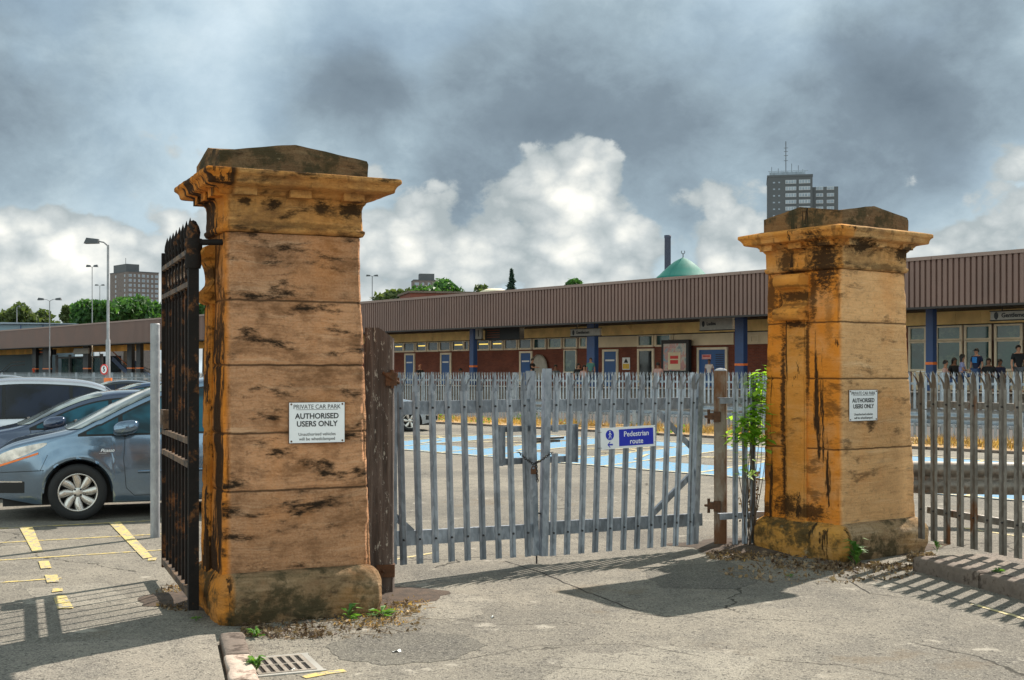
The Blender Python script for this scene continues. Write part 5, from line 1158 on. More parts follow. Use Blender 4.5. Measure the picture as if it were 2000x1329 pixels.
# ------------------------------------------------------------------ people on the platform
def person(px, head_y, V, shirt, trous, label, pose='stand', skin='skin1', facing=0., hair='short', arms=None, h=None, group='passengers waiting on the platform', hat=None):
    u = at(px, V); P = S(u, V); zt = H + (HY - head_y) * P.y / F; t = thing('person', label, 'person', (P.x, P.y, PZ), R(facing) , group)
    top = zt - PZ; hgt = 1.72
    if pose == 'stand': s = max(top, 1.35) / 1.72; hip = .92 * s
    else: s = 1.0; hip = top - .82
    def q(x, y, z): return Vector((x * s, y * s, hip + z * s))
    # skeleton: spine, head, arms, legs   (faces -y)
    V_ = [(q(0, 0, 0), .135), (q(0, .01, .2), .125), (q(0, .02, .42), .15), (q(0, .02, .55), .055), (q(0, 0, .62), .065), (q(0, -.015, .70), .092), (q(0, -.01, .76), .07)]
    E = [(0, 1), (1, 2), (2, 3), (3, 4), (4, 5), (5, 6)]
    arms = arms or 'down'
    for sd in (-1, 1):
        b = len(V_)
        if arms == 'down': A_ = [(q(sd * .18, .02, .47), .058), (q(sd * .24, .04, .18), .042), (q(sd * .25, -.04, -.06), .032), (q(sd * .245, -.06, -.15), .034)]
        elif arms == 'fold': A_ = [(q(sd * .18, .02, .46), .058), (q(sd * .25, -.02, .2), .042), (q(sd * .04, -.20, .2), .034), (q(-sd * .04, -.2, .21), .032)]
        else: A_ = [(q(sd * .18, .02, .46), .058), (q(sd * .22, -.1, .25), .042), (q(sd * .15, -.34, .26), .034), (q(sd * .13, -.42, .27), .034)]
        V_ += A_; E += [(2, b), (b, b + 1), (b + 1, b + 2), (b + 2, b + 3)]
        b = len(V_)
        if pose == 'stand': Lg = [(q(sd * .09, 0, -.06), .092), (q(sd * .10, -.01, -.46), .062), (Vector((sd * .10 * s, .02 * s, .09)), .042), (Vector((sd * .11 * s, -.14 * s, .04)), .038)]
        else: Lg = [(q(sd * .10, -.02, -.02), .095), (q(sd * .12, -.44, .02), .065), (Vector((sd * .12, -.42, .1)), .045), (Vector((sd * .13, -.56, .04)), .038)]
        V_ += Lg; E += [(0, b), (b, b + 1), (b + 1, b + 2), (b + 2, b + 3)]
    def skinned(vs, es, grow=0., name='body', mat=None, root=0):
        me = bpy.data.meshes.new(name); me.from_pydata([tuple(v[0]) for v in vs], [], []) if 0 else me.from_pydata([tuple(v[0]) for v in vs], es, [])
        o = bpy.data.objects.new(name, me); scene.collection.objects.link(o); md = o.modifiers.new('skin', 'SKIN'); sv = me.skin_vertices[0].data
        for i, v in enumerate(vs): r_ = v[1] * s + grow; sv[i].radius = (r_, r_ * (.75 if i in (1, 2) and name == 'body' else 1)); sv[i].use_root = (i == root)
        o.modifiers.new('sub', 'SUBSURF').levels = 1; o.modifiers['sub'].render_levels = 1
        dg = bpy.context.evaluated_depsgraph_get(); m2 = bpy.data.meshes.new_from_object(o.evaluated_get(dg)); m2.name = name
        for p in m2.polygons: p.use_smooth = True
        bpy.data.objects.remove(o); bpy.data.meshes.remove(me); m2.materials.clear(); m2.materials.append(mat)
        ob = bpy.data.objects.new(name, m2); scene.collection.objects.link(ob); ob.parent = t; MX[ob.name] = MX[t.name]; return ob
    skinned(V_, E, 0, 'body', M[skin])
    def sub(idx, es): return [V_[i] for i in idx], es
    vs, es = sub([1, 0, 2, 3, 7, 8, 15, 16], [(0, 1), (0, 2), (2, 3), (2, 4), (4, 5), (2, 6), (6, 7)]); vs[3] = (vs[2][0].lerp(vs[3][0], .6), .07); vs[5] = (vs[4][0].lerp(vs[5][0], .7), vs[5][1] + .008); vs[7] = (vs[6][0].lerp(vs[7][0], .7), vs[7][1] + .008)
    skinned(vs, es, .014, 'shirt', shirt)
    vs, es = sub([0, 11, 12, 13, 19, 20, 21], [(0, 1), (1, 2), (2, 3), (0, 4), (4, 5), (5, 6)]); skinned(vs, es, .012, 'trousers', trous)
    mb = MB(); c = q(0, -.005, .715); r = .108 * s
    def hf(u_, v_):
        th = u_ * 2 * math.pi; ph = v_ * (.62 if hair == 'short' else .7) * math.pi; f = math.cos(th + math.pi / 2) if 0 else -math.sin(th)
        lim = 1 - .38 * max(0, f) ; ph *= lim; return c + Vector((r * .92 * math.sin(ph) * math.cos(th), r * 1.02 * math.sin(ph) * math.sin(th) * 1. + .012, r * 1.12 * math.cos(ph)))
    mb.grid(hf, 16, 7); 
    if hair == 'long':
        mb.grid(lambda a, b: c + Vector((r * (1.02 + .1 * b) * math.cos(math.pi * a), r * (.95 - .1 * b) * abs(math.sin(math.pi * a)) + .01, .02 - b * .34 * s)), 10, 5)
    mb.build('hair', hat or M['hair'], t)
    return t
cl = lambda n, c: simple(n, c, .85, 0, .15, 8)
NAVY = cl('dark_navy_cloth', (.015, .02, .06)); BLACK = cl('black_cloth', (.012, .012, .014)); PINK = cl('pink_cloth', (.6, .36, .32)); TEAL = cl('teal_cloth', (.10, .26, .24)); LAV = cl('lavender_cloth', (.30, .32, .55)); WHITE = cl('pale_shirt_cloth', (.62, .52, .48)); DENIM = cl('denim_cloth', (.05, .09, .2)); GREY = cl('grey_cloth', (.10, .10, .11)); HIV = cl('orange_red_vest', (.75, .08, .03))
person(1847, 704, 44, PINK, DENIM, 'person with black hair in a peach top, leftmost of the group by the waiting room', 'sit', 'skin1', 60)
person(1864, 699, 44.8, BLACK, DENIM, 'person in dark top seated behind the girl in lavender', 'sit', 'skin2', 20, 'long')
person(1880, 692, 44, LAV, DENIM, 'person with long dark hair in lavender top, arms folded', 'sit', 'skin1', 70, 'long', 'fold')
tp = person(1907, 682, 44, NAVY, DENIM, 'person with glasses in a dark tee with a blue print', 'stand', 'skin1', -50)
MB().grid(lambda a, b: Vector(((a - .5) * .2, -.135 - .03 * math.sin(a * 3.14), 1.12 + .22 * b)), 5, 3).build('shirt_print', simple('blue_shirt_print', (.03, .22, .6), .7, 0, .5, 30), tp)
MB().box(-.075, -.012, -.108, -.102, 1.575, 1.61).box(.012, .075, -.108, -.102, 1.575, 1.61).build('glasses', M['black'], tp)
person(1931, 700, 44, BLACK, GREY, 'person in dark shirt crouched right of the man in glasses', 'sit', 'skin2', -20, arms='fold')
person(1953, 702, 45.2, NAVY, GREY, 'person in navy sitting low beside the standing man in black', 'sit', 'skin2', 10)
person(1989, 675.5, 43.5, BLACK, GREY, 'person in black tee standing at the right edge of the photo', 'stand', 'skin1', 5)
person(820, 713, 45, BLACK, DENIM, 'bald person in black sleeveless top sitting beyond the left gate leaf', 'sit', 'skin1', 20, arms='fwd', hat=M['skin1'])
person(900, 720, 45, GREY, GREY, 'person whose dark head only just shows left of the first blue column', 'sit', 'skin2', 80)
person(1040, 701, 44, BLACK, GREY, 'person in black reaching forward next to the round mirror', 'stand', 'skin1', 60, arms='fwd')
person(1085, 713, 44.5, GREY, GREY, 'person in grey seated in the shade right of the round mirror', 'sit', 'skin2', 0)
person(1130, 710, 44, BLACK, DENIM, 'person in black, left one of the pair beside the man in teal', 'sit', 'skin1', 10, 'long')
person(1141.5, 713.5, 44, PINK, DENIM, 'smaller person in pink between the black top and the teal shirt', 'sit', 'skin1', -10, 'long')
person(1153.5, 700, 44, TEAL, GREY, 'person in teal shirt standing in front of the blue column', 'stand', 'skin1', -10)
person(1285, 708, 44, PINK, DENIM, 'person in pale pink top bending forward beside the poster case', 'sit', 'skin2', 160, arms='fold')
person(1385, 703, 44, WHITE, DENIM, 'person in pale patterned shirt before the double blue door', 'stand', 'skin2', -20)
person(67, 716, 43.5, HIV, GREY, 'railway worker in orange red vest far away at left', 'stand', 'skin1', 10, group=None)
# ------------------------------------------------------------------ cars
def interp(tab, x):
    if x <= tab[0][0]: return tab[0][1]
    for (a, b), (c, d) in zip(tab, tab[1:]):
        if x <= c:
            i = tab.index((a, b)); f = (x - a) / (c - a)
            m0 = (d - tab[i - 1][1]) / (c - tab[i - 1][0]) if i > 0 else (d - b) / (c - a)
            m1 = (tab[i + 2][1] - b) / (tab[i + 2][0] - a) if i + 2 < len(tab) else (d - b) / (c - a)
            h = c - a; f2 = f * f; f3 = f2 * f
            return (2 * f3 - 3 * f2 + 1) * b + (f3 - 2 * f2 + f) * h * m0 + (-2 * f3 + 3 * f2) * d + (f3 - f2) * h * m1
    return tab[-1][1]
TYPES = {
 'mpv': dict(L=4.47, hw=.915, ax=(.95, 3.68), rw=.325, ra=.385, belt=.975, top=[(0, .58), (.05, .76), (.2, .87), (.45, .945), (.7, 1.0), (.88, 1.045), (1.1, 1.15), (1.5, 1.355), (1.85, 1.51), (2.2, 1.605), (2.7, 1.665), (3.3, 1.665), (3.9, 1.60), (4.2, 1.44), (4.38, 1.08), (4.47, .62)], cowl=.84, roof=2.05, rear=3.98, tail=4.32, sg=(1.02, 4.05)),
 'hatch': dict(L=4.25, hw=.88, ax=(.85, 3.45), rw=.31, ra=.365, belt=.93, top=[(0, .5), (.05, .66), (.25, .76), (.6, .86), (.95, .93), (1.2, .98), (1.4, 1.06), (1.75, 1.24), (2.1, 1.375), (2.5, 1.445), (3.0, 1.45), (3.5, 1.39), (3.85, 1.25), (4.08, 1.0), (4.2, .8), (4.25, .6)], cowl=1.2, roof=2.3, rear=3.45, tail=3.98, sg=(1.42, 3.75)),
 'estate': dict(L=4.75, hw=.92, ax=(.9, 3.7), rw=.33, ra=.385, belt=.98, top=[(0, .5), (.05, .68), (.3, .82), (.7, .93), (1.1, 1.0), (1.35, 1.06), (1.6, 1.2), (2.0, 1.42), (2.4, 1.56), (2.9, 1.62), (3.6, 1.61), (4.1, 1.55), (4.4, 1.40), (4.6, 1.1), (4.7, .95), (4.75, .6)], cowl=1.32, roof=2.3, rear=4.2, tail=4.55, sg=(1.62, 4.35)),
}
def car(label, ctype, loc, rz, paint_, glass, detail=False, group='cars parked in the station car park'):
    p = TYPES[ctype]; t = thing('parked_car', label, 'car', loc, rz, group); L = p['L']; hw = p['hw']; ra = p['ra']; rw = p['rw']; belt = p['belt']
    ztop = lambda x: interp(p['top'], x)
    def taper(x):
        a = 1.0
        if x < 1.1: a = 1 - .30 * ((1.1 - x) / 1.1) ** 2.6
        if x > L - 1.0: a = 1 - .20 * ((x - L + 1.0) / 1.0) ** 2.6
        return a
    def W_(x, z):
        w = hw * taper(x); k = (z - .62) / .45
        w *= 1 - .055 * k * k if z < belt else 1 - .055 * ((belt - .62) / .45) ** 2
        for a in p['ax']:
            d = math.hypot(x - a, (z - rw)) / ra
            if d < 1.45: w += .016 * max(0, 1 - abs(d - 1.08) / .37)
        if detail and .5 < z < belt: w += .010 * math.exp(-((z - .80) / .05) ** 2) * min(1, max(0, (x - .9) / .5))
        if z > belt: w -= (z - belt) * .34 * (1 if x > .8 else .3)
        return w
    def zsh(x): 
        zt = ztop(x); return zt - (.075 if x > p['cowl'] + .35 else .06 + 0 * x)
    def zlow(x):
        z = .20 + (.10 * max(0, 1 - x / .5) if x < .5 else 0) + (.12 * max(0, 1 - (L - x) / .5) if x > L - .5 else 0)
        for a in p['ax']:
            d = x - a
            if abs(d) < ra: z = max(z, rw + math.sqrt(ra * ra - d * d) - .0)
        return z
    xs = sorted(set([round(i * L / 72, 4) for i in range(73)] + [round(a + ra * math.cos(R(q)), 4) for a in p['ax'] for q in range(0, 181, 9)]))
    NS, NTp = 12, 10
    def surf(x, s, off=0.):  # s in 0..1 side, 1..2 over the top (half)
        zl, zs, zt = zlow(x), zsh(x), ztop(x)
        if s <= 1: z = zl + (zs - zl) * s; return Vector((x, W_(x, z) + off, z))
        a = (s - 1) * math.pi / 2; ws = W_(x, zs); e = .55
        return Vector((x, ws * (math.cos(a) ** e if math.cos(a) > 1e-6 else 0) , zs + (zt - zs) * math.sin(a) ** .8 + off))
    mb = MB(); mb.smooth = True
    ring = []
    for x in xs:
        h = [surf(x, i / NS) for i in range(NS + 1)] + [surf(x, 1 + j / NTp) for j in range(1, NTp + 1)]
        ring.append(h + [Vector((v.x, -v.y, v.z)) for v in h[-2::-1]])
    n = len(ring[0]); mb.add([v for r_ in ring for v in r_], [(i * n + k, i * n + k + 1, (i + 1) * n + k + 1, (i + 1) * n + k) for i in range(len(ring) - 1) for k in range(n - 1)])
    mb.add(ring[0], [tuple(range(n))]); mb.add(ring[-1], [tuple(range(n))[::-1]])
    # arch lips
    for a in p['ax']:
        for s in (-1, 1):
            q = [R(w) for w in range(0, 181, 9)]
            mb.add([v for w in q for v in ((a + ra * math.cos(w), s * W_(a + ra * math.cos(w), rw + ra * math.sin(w)), rw + ra * math.sin(w)), (a + (ra - .02) * math.cos(w), s * (W_(a, rw + ra) - .05), rw + (ra - .02) * math.sin(w)))], [(2 * i, 2 * i + 1, 2 * i + 3, 2 * i + 2) for i in range(len(q) - 1)])
    body = mb.build('body', paint_, t, fixn=True)
    ub = MB(); ub.box(.15, L - .15, -hw * .72, hw * .72, .17, .60)
    for a in p['ax']:
        for s in (-1, 1): ub.grid(lambda u, v: Vector((a + (ra + .004) * math.cos(math.pi * u), s * (hw * .93 - .34 * v), rw + (ra + .004) * math.sin(math.pi * u))), 16, 1)
    ub.build('underbody', M['dark'], t)
    # side glass: two panes per side (plus rear quarter)
    x0, x1 = p['sg']; cuts = [x0] + ([1.42, 2.52, 3.42] if ctype == 'mpv' else [x0 + (x1 - x0) * f for f in (.42, .78)]) + [x1]
    for s in (-1, 1):
        surround = MB()
        def zt_(x): return zsh(x) - .012
        def pane_pt(x, f, off, pad=0.): lo = belt + .012 - pad + .03 * (x - x0) / (x1 - x0); hi = max(zt_(x) - .035 + pad, lo + .002); z = lo + (hi - lo) * f; return Vector((x, s * (W_(x, z) + off), z))
        surround.grid(lambda u, v: pane_pt(x0 - .07 + (x1 - x0 + .1) * u, v, .003, .022), 60, 4, True, s > 0); surround.build('window_surround', M['dark'], t, fixn=False)
        for a, b in zip(cuts, cuts[1:]):
            gm = MB(); lean = .0
            gm.grid(lambda u, v: pane_pt(a + .025 + (b - a - .05) * u, v, .006), 20, 4, True, s > 0); gm.build('side_window', glass, t)
    def top_patch(name, xa, xb, sa, mat, off=.005, curve=.0, both=True, trim=None):
        m_ = MB()
        def f(u, v):
            w = 2 * v - 1; a = 1 + sa + (1 - sa) * (1 - abs(w)); x = xa + (xb - xa) * u + curve * (w * w - 0) * (1 - u); q = surf(x, a, off); q.y *= (1 if w > 0 else -1)
            return q + Vector((-off * .8, 0, 0))
        m_.grid(f, 14, 20); return m_.build(name, mat, t)
    top_patch('windscreen', p['cowl'], p['roof'], .14, M['cg_screen'], .006, .16)
    top_patch('rear_window', p['rear'] + .08, p['tail'], .2, glass, .006)
    # bonnet seam, door seams, handles
    def seam(mb_, pts, s, w=.008, off=.003):
        P = []
        for (xa, za), (xb, zb) in zip(pts, pts[1:]):
            n_ = max(int(math.hypot(xb - xa, zb - za) / .04), 1); P += [(xa + (xb - xa) * i / n_, za + (zb - za) * i / n_) for i in range(n_)]
        P.append(pts[-1]); mb_.tube([(x, s * (W_(x, z) - .001), z) for x, z in P], w / 2, 5)
    for s in (-1, 1):
        m_ = MB(); fx = p['ax'][0]
        dx = fx + .52; seam(m_, [(dx, belt), (dx - .02, .7), (dx + .01, .36), (dx + .1, .27), (dx + 1.0, .27)], s); m2 = dx + 1.08; seam(m_, [(m2, belt), (m2, .3)], s); seam(m_, [(m2, .27), (m2 + .55, .27), (m2 + .75, .5), (m2 + .85, belt)], s)
        seam(m_, [(.02, .56), (fx - ra + .02, .585)], s); seam(m_, [(fx - ra - .02, .58), (fx - ra + .06, .76)], s, .006); m_.build('panel_gap', M['dark'], t)
        m_ = MB(); z = .545; seam(m_, [(dx + .14, z), (m2 - .06, z + .012)], s, .04); m_.build('door_moulding', paint_, t)
        m_ = MB(); z = belt - .12
        for q in (m2 - .2, m2 + .72): m_.tube([(q, s * (W_(q, z) + .002), z), (q + .03, s * (W_(q, z) + .03), z + .005), (q + .16, s * (W_(q, z) + .03), z + .005), (q + .19, s * (W_(q, z) + .002), z)], .012, 6)
        m_.build('door_handle', paint_, t)
        # mirror
        mx_ = p['sg'][0] + .42 if ctype == 'mpv' else p['sg'][0] + .22; y = W_(mx_, belt + .05)
        m_ = MB(); sh = lambda u, v: Vector((mx_ + .03 + .13 * math.copysign(abs(math.sin(math.pi * v) * math.cos(2 * math.pi * u)) ** .7, math.cos(2 * math.pi * u)) * (1.15), s * (y + .14 + .11 * math.cos(math.pi * v)), belt + .09 + .028 * math.cos(2 * math.pi * u) * math.sin(math.pi * v) + .085 * math.copysign(abs(math.sin(math.pi * v) * math.sin(2 * math.pi * u)) ** .8, math.sin(2 * math.pi * u))))
        m_.grid(sh, 16, 10); mir = m_.build('mirror', paint_, t, fixn=True); MB().tube([(mx_ + .02, s * (y - .02), belt - .01), (mx_ + .03, s * (y + .10), belt + .03)], .028, 8).build('mirror_arm', M['dark'], mir)
        # headlight and tail light
        m_ = MB(); hx = .62 if ctype == 'mpv' else .5
        def hl(u, v):
            x = .03 + (hx - .03) * u; zc_ = .69 + .20 * u; hh = .075 * (1 - u) ** .6 + .008; z = zc_ + hh * (2 * v - 1); z = min(z, zsh(x) - .005); return Vector((x - .004, s * (W_(x, z) + .005), z))
        m_.grid(hl, 16, 5, True, s > 0); m_.build('headlight', M['lamp_glass'], t)
        m_ = MB(); m_.grid(lambda u, v: (lambda x, z: Vector((x - .005, s * (W_(x, z) + .008), z)))(.03 + (hx - .12) * u, .60 + .17 * u + .022 * v), 12, 2, True, s > 0); m_.build('indicator', M['orange'], t)
        m_ = MB(); m_.grid(lambda u, v: (lambda x, z: Vector((x, s * (W_(x, z) + .006), z)))(L - .38 + .30 * u, .74 + .28 * v), 6, 4, True, s > 0); m_.build('tail_light', M['red'], t)
        # front fog recess
        m_ = MB(); m_.grid(lambda u, v: (lambda x, z: Vector((x - .003, s * (W_(x, z) + .004), z)))(.02 + .36 * u, .33 + (.11 + .02 * u) * v), 8, 3, True, s > 0); m_.build('bumper_intake', M['dark'], t)
        m_ = MB(); m_.grid(lambda u, v: (lambda x, z: Vector((x - .005, s * (W_(x, z) + .007), z)))(.02 + .34 * u, .452 + .015 * v), 8, 1, True, s > 0); m_.build('chrome_strip', M['alloy'], t)
    # wipers
    m_ = MB(); c_ = p['cowl']; m_.tube([surf(c_ + .05, 1.25, .015), surf(c_ + .16, 1.4, .02), surf(c_ + .12, 1.75, .02)], .009, 6); m_.build('wiper', M['dark'], t)
    # wheels
    for a in p['ax']:
        for s in (-1, 1):
            y = s * (hw * .985); prof = [(rw * .66, .0), (rw * .70, .012), (rw * .80, .02), (rw * .93, .012), (rw * .985, -.012), (rw, -.04), (rw, -.19), (rw * .95, -.215), (rw * .66, -.21)]
            m_ = MB(); m_.lathe([(r_, y + s * h) for r_, h in prof], 40, (a, 0, rw), 'y'); ty = m_.build('wheel', M['tyre'], t, fixn=True)
            m_ = MB(); m_.lathe([(rw * .675, y + s * .006), (rw * .66, y + s * .012), (rw * .625, y + s * .004), (rw * .61, y - s * .10)], 40, (a, 0, rw), 'y')
            m_.lathe([(.0001, y - s * .012), (.025, y - s * .012), (.05, y - s * .016), (.062, y - s * .03), (.062, y - s * .06)], 20, (a, 0, rw), 'y')
            nsp = 8 if detail else 6
            for q in range(nsp):
                an = 2 * math.pi * q / nsp; pts = []
                for i in range(6):
                    f = i / 5; r_ = .05 + (rw * .64 - .05) * f; w = .020 + .026 * math.sin(f * math.pi * .75) ; sw = .16 * f * f
                    pts.append((r_, an + sw, w, y - s * (.020 - .016 * f)))
                vs = []
                for r_, aa, w, yy in pts:
                    c1 = Vector((a + r_ * math.cos(aa), 0, rw + r_ * math.sin(aa))); tn = Vector((-math.sin(aa), 0, math.cos(aa)))
                    for o_, dy in ((-w, -.016), (-w * .5, 0), (w * .5, 0), (w, -.016), (w, -.04), (-w, -.04)): v = c1 + tn * o_; v.y = yy + s * dy; vs.append(v)
                m_.add(vs, [(i * 6 + j, i * 6 + (j + 1) % 6, (i + 1) * 6 + (j + 1) % 6, (i + 1) * 6 + j) for i in range(5) for j in range(6)], True)
            m_.build('rim', M['alloy'], ty, fixn=True)
            if detail:
                m_ = MB()
                for q in range(4): aa = R(45 + 90 * q); m_.lathe([(.0001, y - s * .006), (.011, y - s * .007), (.012, y - s * .03)], 10, (a + .045 * math.cos(aa), 0, rw + .045 * math.sin(aa)), 'y')
                m_.build('wheel_nut', M['bolt'], ty)
            m_ = MB(); m_.lathe([(.0001, y - s * .09), (rw * .61, y - s * .09), (rw * .61, y - s * .1)], 24, (a, 0, rw), 'y'); m_.build('brake_disc', M['dark'], ty)
    return t, W_
M['lamp_glass'] = simple('clear_headlamp', (.62, .55, .5), .12, .3, .45, 14, coat=.8)
cr = math.atan2(.37, .93)
def place(px, py, axk, rz):  # ground contact of the near front wheel -> car origin (front, centreline)
    g_ = gp(px, py); return g_
def car_at(label, ctype, gpt, rz, paint_, glass, detail=False, group='cars parked in the station car park'):
    p = TYPES[ctype]; o = Vector(gpt) - Matrix.Rotation(rz, 3, 'Z') @ Vector((p['ax'][0], -p['hw'] * .95, 0)); return car(label, ctype, (o.x, o.y, 0), rz, paint_, glass, detail, group)
hero, Wf = car_at('metallic blue grey people carrier parked nearest the iron gate', 'mpv', gp(152, 1017), cr, carpaint('blue_grey_metallic_paint', (.15, .22, .31), .8), M['cg_blue'], True)
vs, fs = text_mesh('Picasso', .052, .0012, shear=.35, bold=.0008); x, z = 1.27, .80
mb = MB(); mb.add([Vector((x + v.x * 1.0, -Wf(x + v.x, z + v.y) - .004 - v.z, z + v.y)) for v in vs], fs); mb.tube([(x - .09, -Wf(x - .09, z - .03) - .004, z - .032), (x - .01, -Wf(x, z - .03) - .004, z - .03)], .002, 5); mb.build('lettering', M['white'], hero)
car_at('dark slate hatchback parked behind the blue people carrier', 'hatch', Vector((-7.0, 16.45, 0)), cr, carpaint('dark_slate_paint', (.045, .065, .12), .5), M['cg_blue'])
car_at('silver estate car with dark blue windows, third from the gate', 'estate', Vector((-9.55, 18.2, 0)), cr, carpaint('silver_paint', (.50, .50, .54), .7), M['cg_dark'])
fx = [('black low car whose roof shows above the silver estate', 'hatch', (-12.6, 26.5), (.02, .03, .05), 'cg_blue'),
      ('dark blue car with curved roof behind the silver estate rear', 'hatch', (-11.0, 31.5), (.02, .05, .12), 'cg_blue'),
      ('white car with visible side windows left of the iron gate', 'hatch', (-11.1, 27.5), (.55, .57, .60), 'cg_blue'),
      ('pale silver car partly hidden by the iron gate', 'hatch', (-7.9, 23.6), (.45, .47, .52), 'cg_dark'),
      ('navy car at the left edge by the far palisade fence', 'hatch', (-21.5, 43.0), (.02, .04, .12), 'cg_dark'),
      ('black car in the farthest row by the fence', 'hatch', (-14.2, 39.0), (.015, .02, .03), 'cg_dark'),
      ('grey estate in the farthest row near the lamp post', 'estate', (-16.8, 46.0), (.25, .27, .3), 'cg_dark')]
for lb, ty, (X, Y), col, gl_ in fx: car_at(lb, ty, Vector((X, Y, 0)), cr + R(random.choice((0, 180))), carpaint('car_paint', col, .4), M[gl_])
c = gp(785, 838); car_at('silver blue car behind the left gate leaf and timber post', 'hatch', c, R(180) + cr * .6, carpaint('pale_blue_silver_paint', (.42, .48, .56), .6), M['cg_dark'], group='cars parked in the station car park')

# ------------------------------------------------------------------ ground cover, weeds, shrub, litter
random.seed(11)
mb = MB(); w_ = MB()
for i in range(15000):
    u = random.uniform(at(2150, 27), at(600, 27)); v = random.triangular(25.0, 27.9, 27.2); p = S(u, v); dens = noise.noise(Vector((p.x * .5, p.y * .5, 2)))
    if dens < -.25: continue
    h_ = random.uniform(.05, .24) * (1 + dens); tgt = w_ if noise.noise(Vector((p.x * .8, p.y * .8, 9))) > .33 else mb
    d = Vector((random.gauss(0, .10), random.gauss(0, .10), h_)); s_ = Vector((random.uniform(-1, 1), random.uniform(-1, 1), 0)).normalized() * .014
    if tgt is w_: leaf_quad(w_, p + Vector((0, 0, h_ * random.uniform(.3, 1.2))), .045)
    else: mb.add([p - s_, p + s_, p + d], [(0, 1, 2)])
tag(mb.build('dry_grass', M['straw'], None, origin=0), 'dry straw grass verge along the foot of the long fence', 'grass', kind='stuff')
tag(w_.build('verge_weeds', M['leaf_weed'], None, origin=0), 'low green weeds growing among the dry verge grass', 'weeds', kind='stuff')
g_ = MB(); sq(g_, at(2300, 24.8), at(600, 24.8), 24.7, 28.4, .03); struct('verge_soil', g_, simple('dry_verge_soil', (.36, .22, .09), .95, 0, .4, 2))
def litter(name, label, regions, n, mat, size, cat='litter', lift=.02):
    mb = MB()
    for _ in range(n):
        cx, cy, rx, ry = random.choice(regions); r_ = math.sqrt(random.random()); a = random.uniform(0, 6.28); p = gp(cx + rx * r_ * math.cos(a), cy + ry * r_ * math.sin(a))
        if random.random() < .12:
            a2 = random.uniform(0, 6.28); l = random.uniform(.03, .12); dv = Vector((math.cos(a2), math.sin(a2), random.uniform(-.02, .12))) * l; mb.bar(p + Vector((0, 0, .006)), p + dv + Vector((0, 0, .01)), .0025, .0025)
        else: leaf_quad(mb, p + Vector((0, 0, random.uniform(.002, lift))), size[0] + (size[1] - size[0]) * random.random() ** 2.5, asp=random.uniform(.25, .7))
    return tag(mb.build(name, mat, None, origin=0), label, cat, kind='stuff')
litter('leaf_litter', 'brown leaf litter heaped against the golden pillar foot', [(1560, 1090, 130, 14), (1480, 1072, 80, 18), (1700, 1110, 110, 9), (1430, 1085, 50, 12), (1620, 1108, 120, 8), (1800, 1092, 30, 10), (1600, 1120, 190, 22)], 4200, M['litter'], (.004, .034))
litter('leaf_litter', 'dry leaf litter and twigs around the brown pillar foot', [(650, 1215, 130, 16), (760, 1190, 60, 16), (560, 1240, 90, 10), (345, 1170, 50, 26), (730, 1172, 40, 10), (500, 1232, 30, 12), (680, 1220, 150, 30)], 4200, M['litter'], (.003, .024))
litter('leaf_litter', 'straw coloured debris scattered by the timber post', [(780, 1185, 60, 18), (720, 1215, 80, 14), (1450, 1085, 60, 14), (350, 1165, 40, 20)], 900, M['straw'], (.005, .018))
mb = MB()
for _ in range(1500):
    cx, cy, rx, ry = random.choice([(900, 1210, 300, 110), (620, 1265, 140, 30), (1500, 1220, 420, 90), (250, 1230, 200, 80), (700, 1230, 200, 40)]); a = random.uniform(0, 6.28); q = math.sqrt(random.random()); p = gp(cx + rx * q * math.cos(a), min(cy + ry * q * math.sin(a), 1326)); r_ = random.uniform(.002, .007)
    vs = [p + Vector((random.uniform(.6, 1.2) * r_ * math.cos(k), random.uniform(.6, 1.2) * r_ * math.sin(k), 0.0)) for k in (0, 1.3, 2.5, 3.8, 5)] + [p + Vector((0, 0, r_ * .9))]
    mb.add(vs, [(i, (i + 1) % 5, 5) for i in range(5)])
tag(mb.build('loose_gravel', simple('dark_gravel', (.16, .14, .12), .9, 0, .6, 60), None, origin=0), 'loose grit scattered over the worn asphalt', 'gravel', kind='stuff')
mb = MB()  # soil skirt by the pillars
def soil(name, c, rx, ry, seed, h_=.05):
    mb = MB(); n = 40; vs = [gp(*c) + Vector((0, 0, h_))]
    for rr_, z in ((.5, h_ * .9), (.8, h_ * .5), (1, .003)):
        for k in range(n): a = 2 * math.pi * k / n; q = 1 + .3 * noise.noise(Vector((math.cos(a) * 2, math.sin(a) * 2, seed))); P = gp(*c) + Vector((rx * rr_ * q * math.cos(a), ry * rr_ * q * math.sin(a), z)); P.z = z; vs.append(P)
    mb.add(vs, [(0, 1 + k, 1 + (k + 1) % n) for k in range(n)] + [(1 + r_ * n + k, 1 + r_ * n + (k + 1) % n, 1 + (r_ + 1) * n + (k + 1) % n, 1 + (r_ + 1) * n + k)[::-1] for r_ in range(2) for k in range(n)], True)
    return struct(name, mb, simple('dark_soil', (.075, .05, .035), .97, 0, .5, 14, .8, 60))
soil('soil', (1585, 1068), 1.30, .62, 1.); soil('soil', (1440, 1068), .5, .22, 2., .035); soil('soil', (590, 1165), 1.05, .62, 3., .05); soil('soil', (360, 1170), .35, .35, 4., .03)
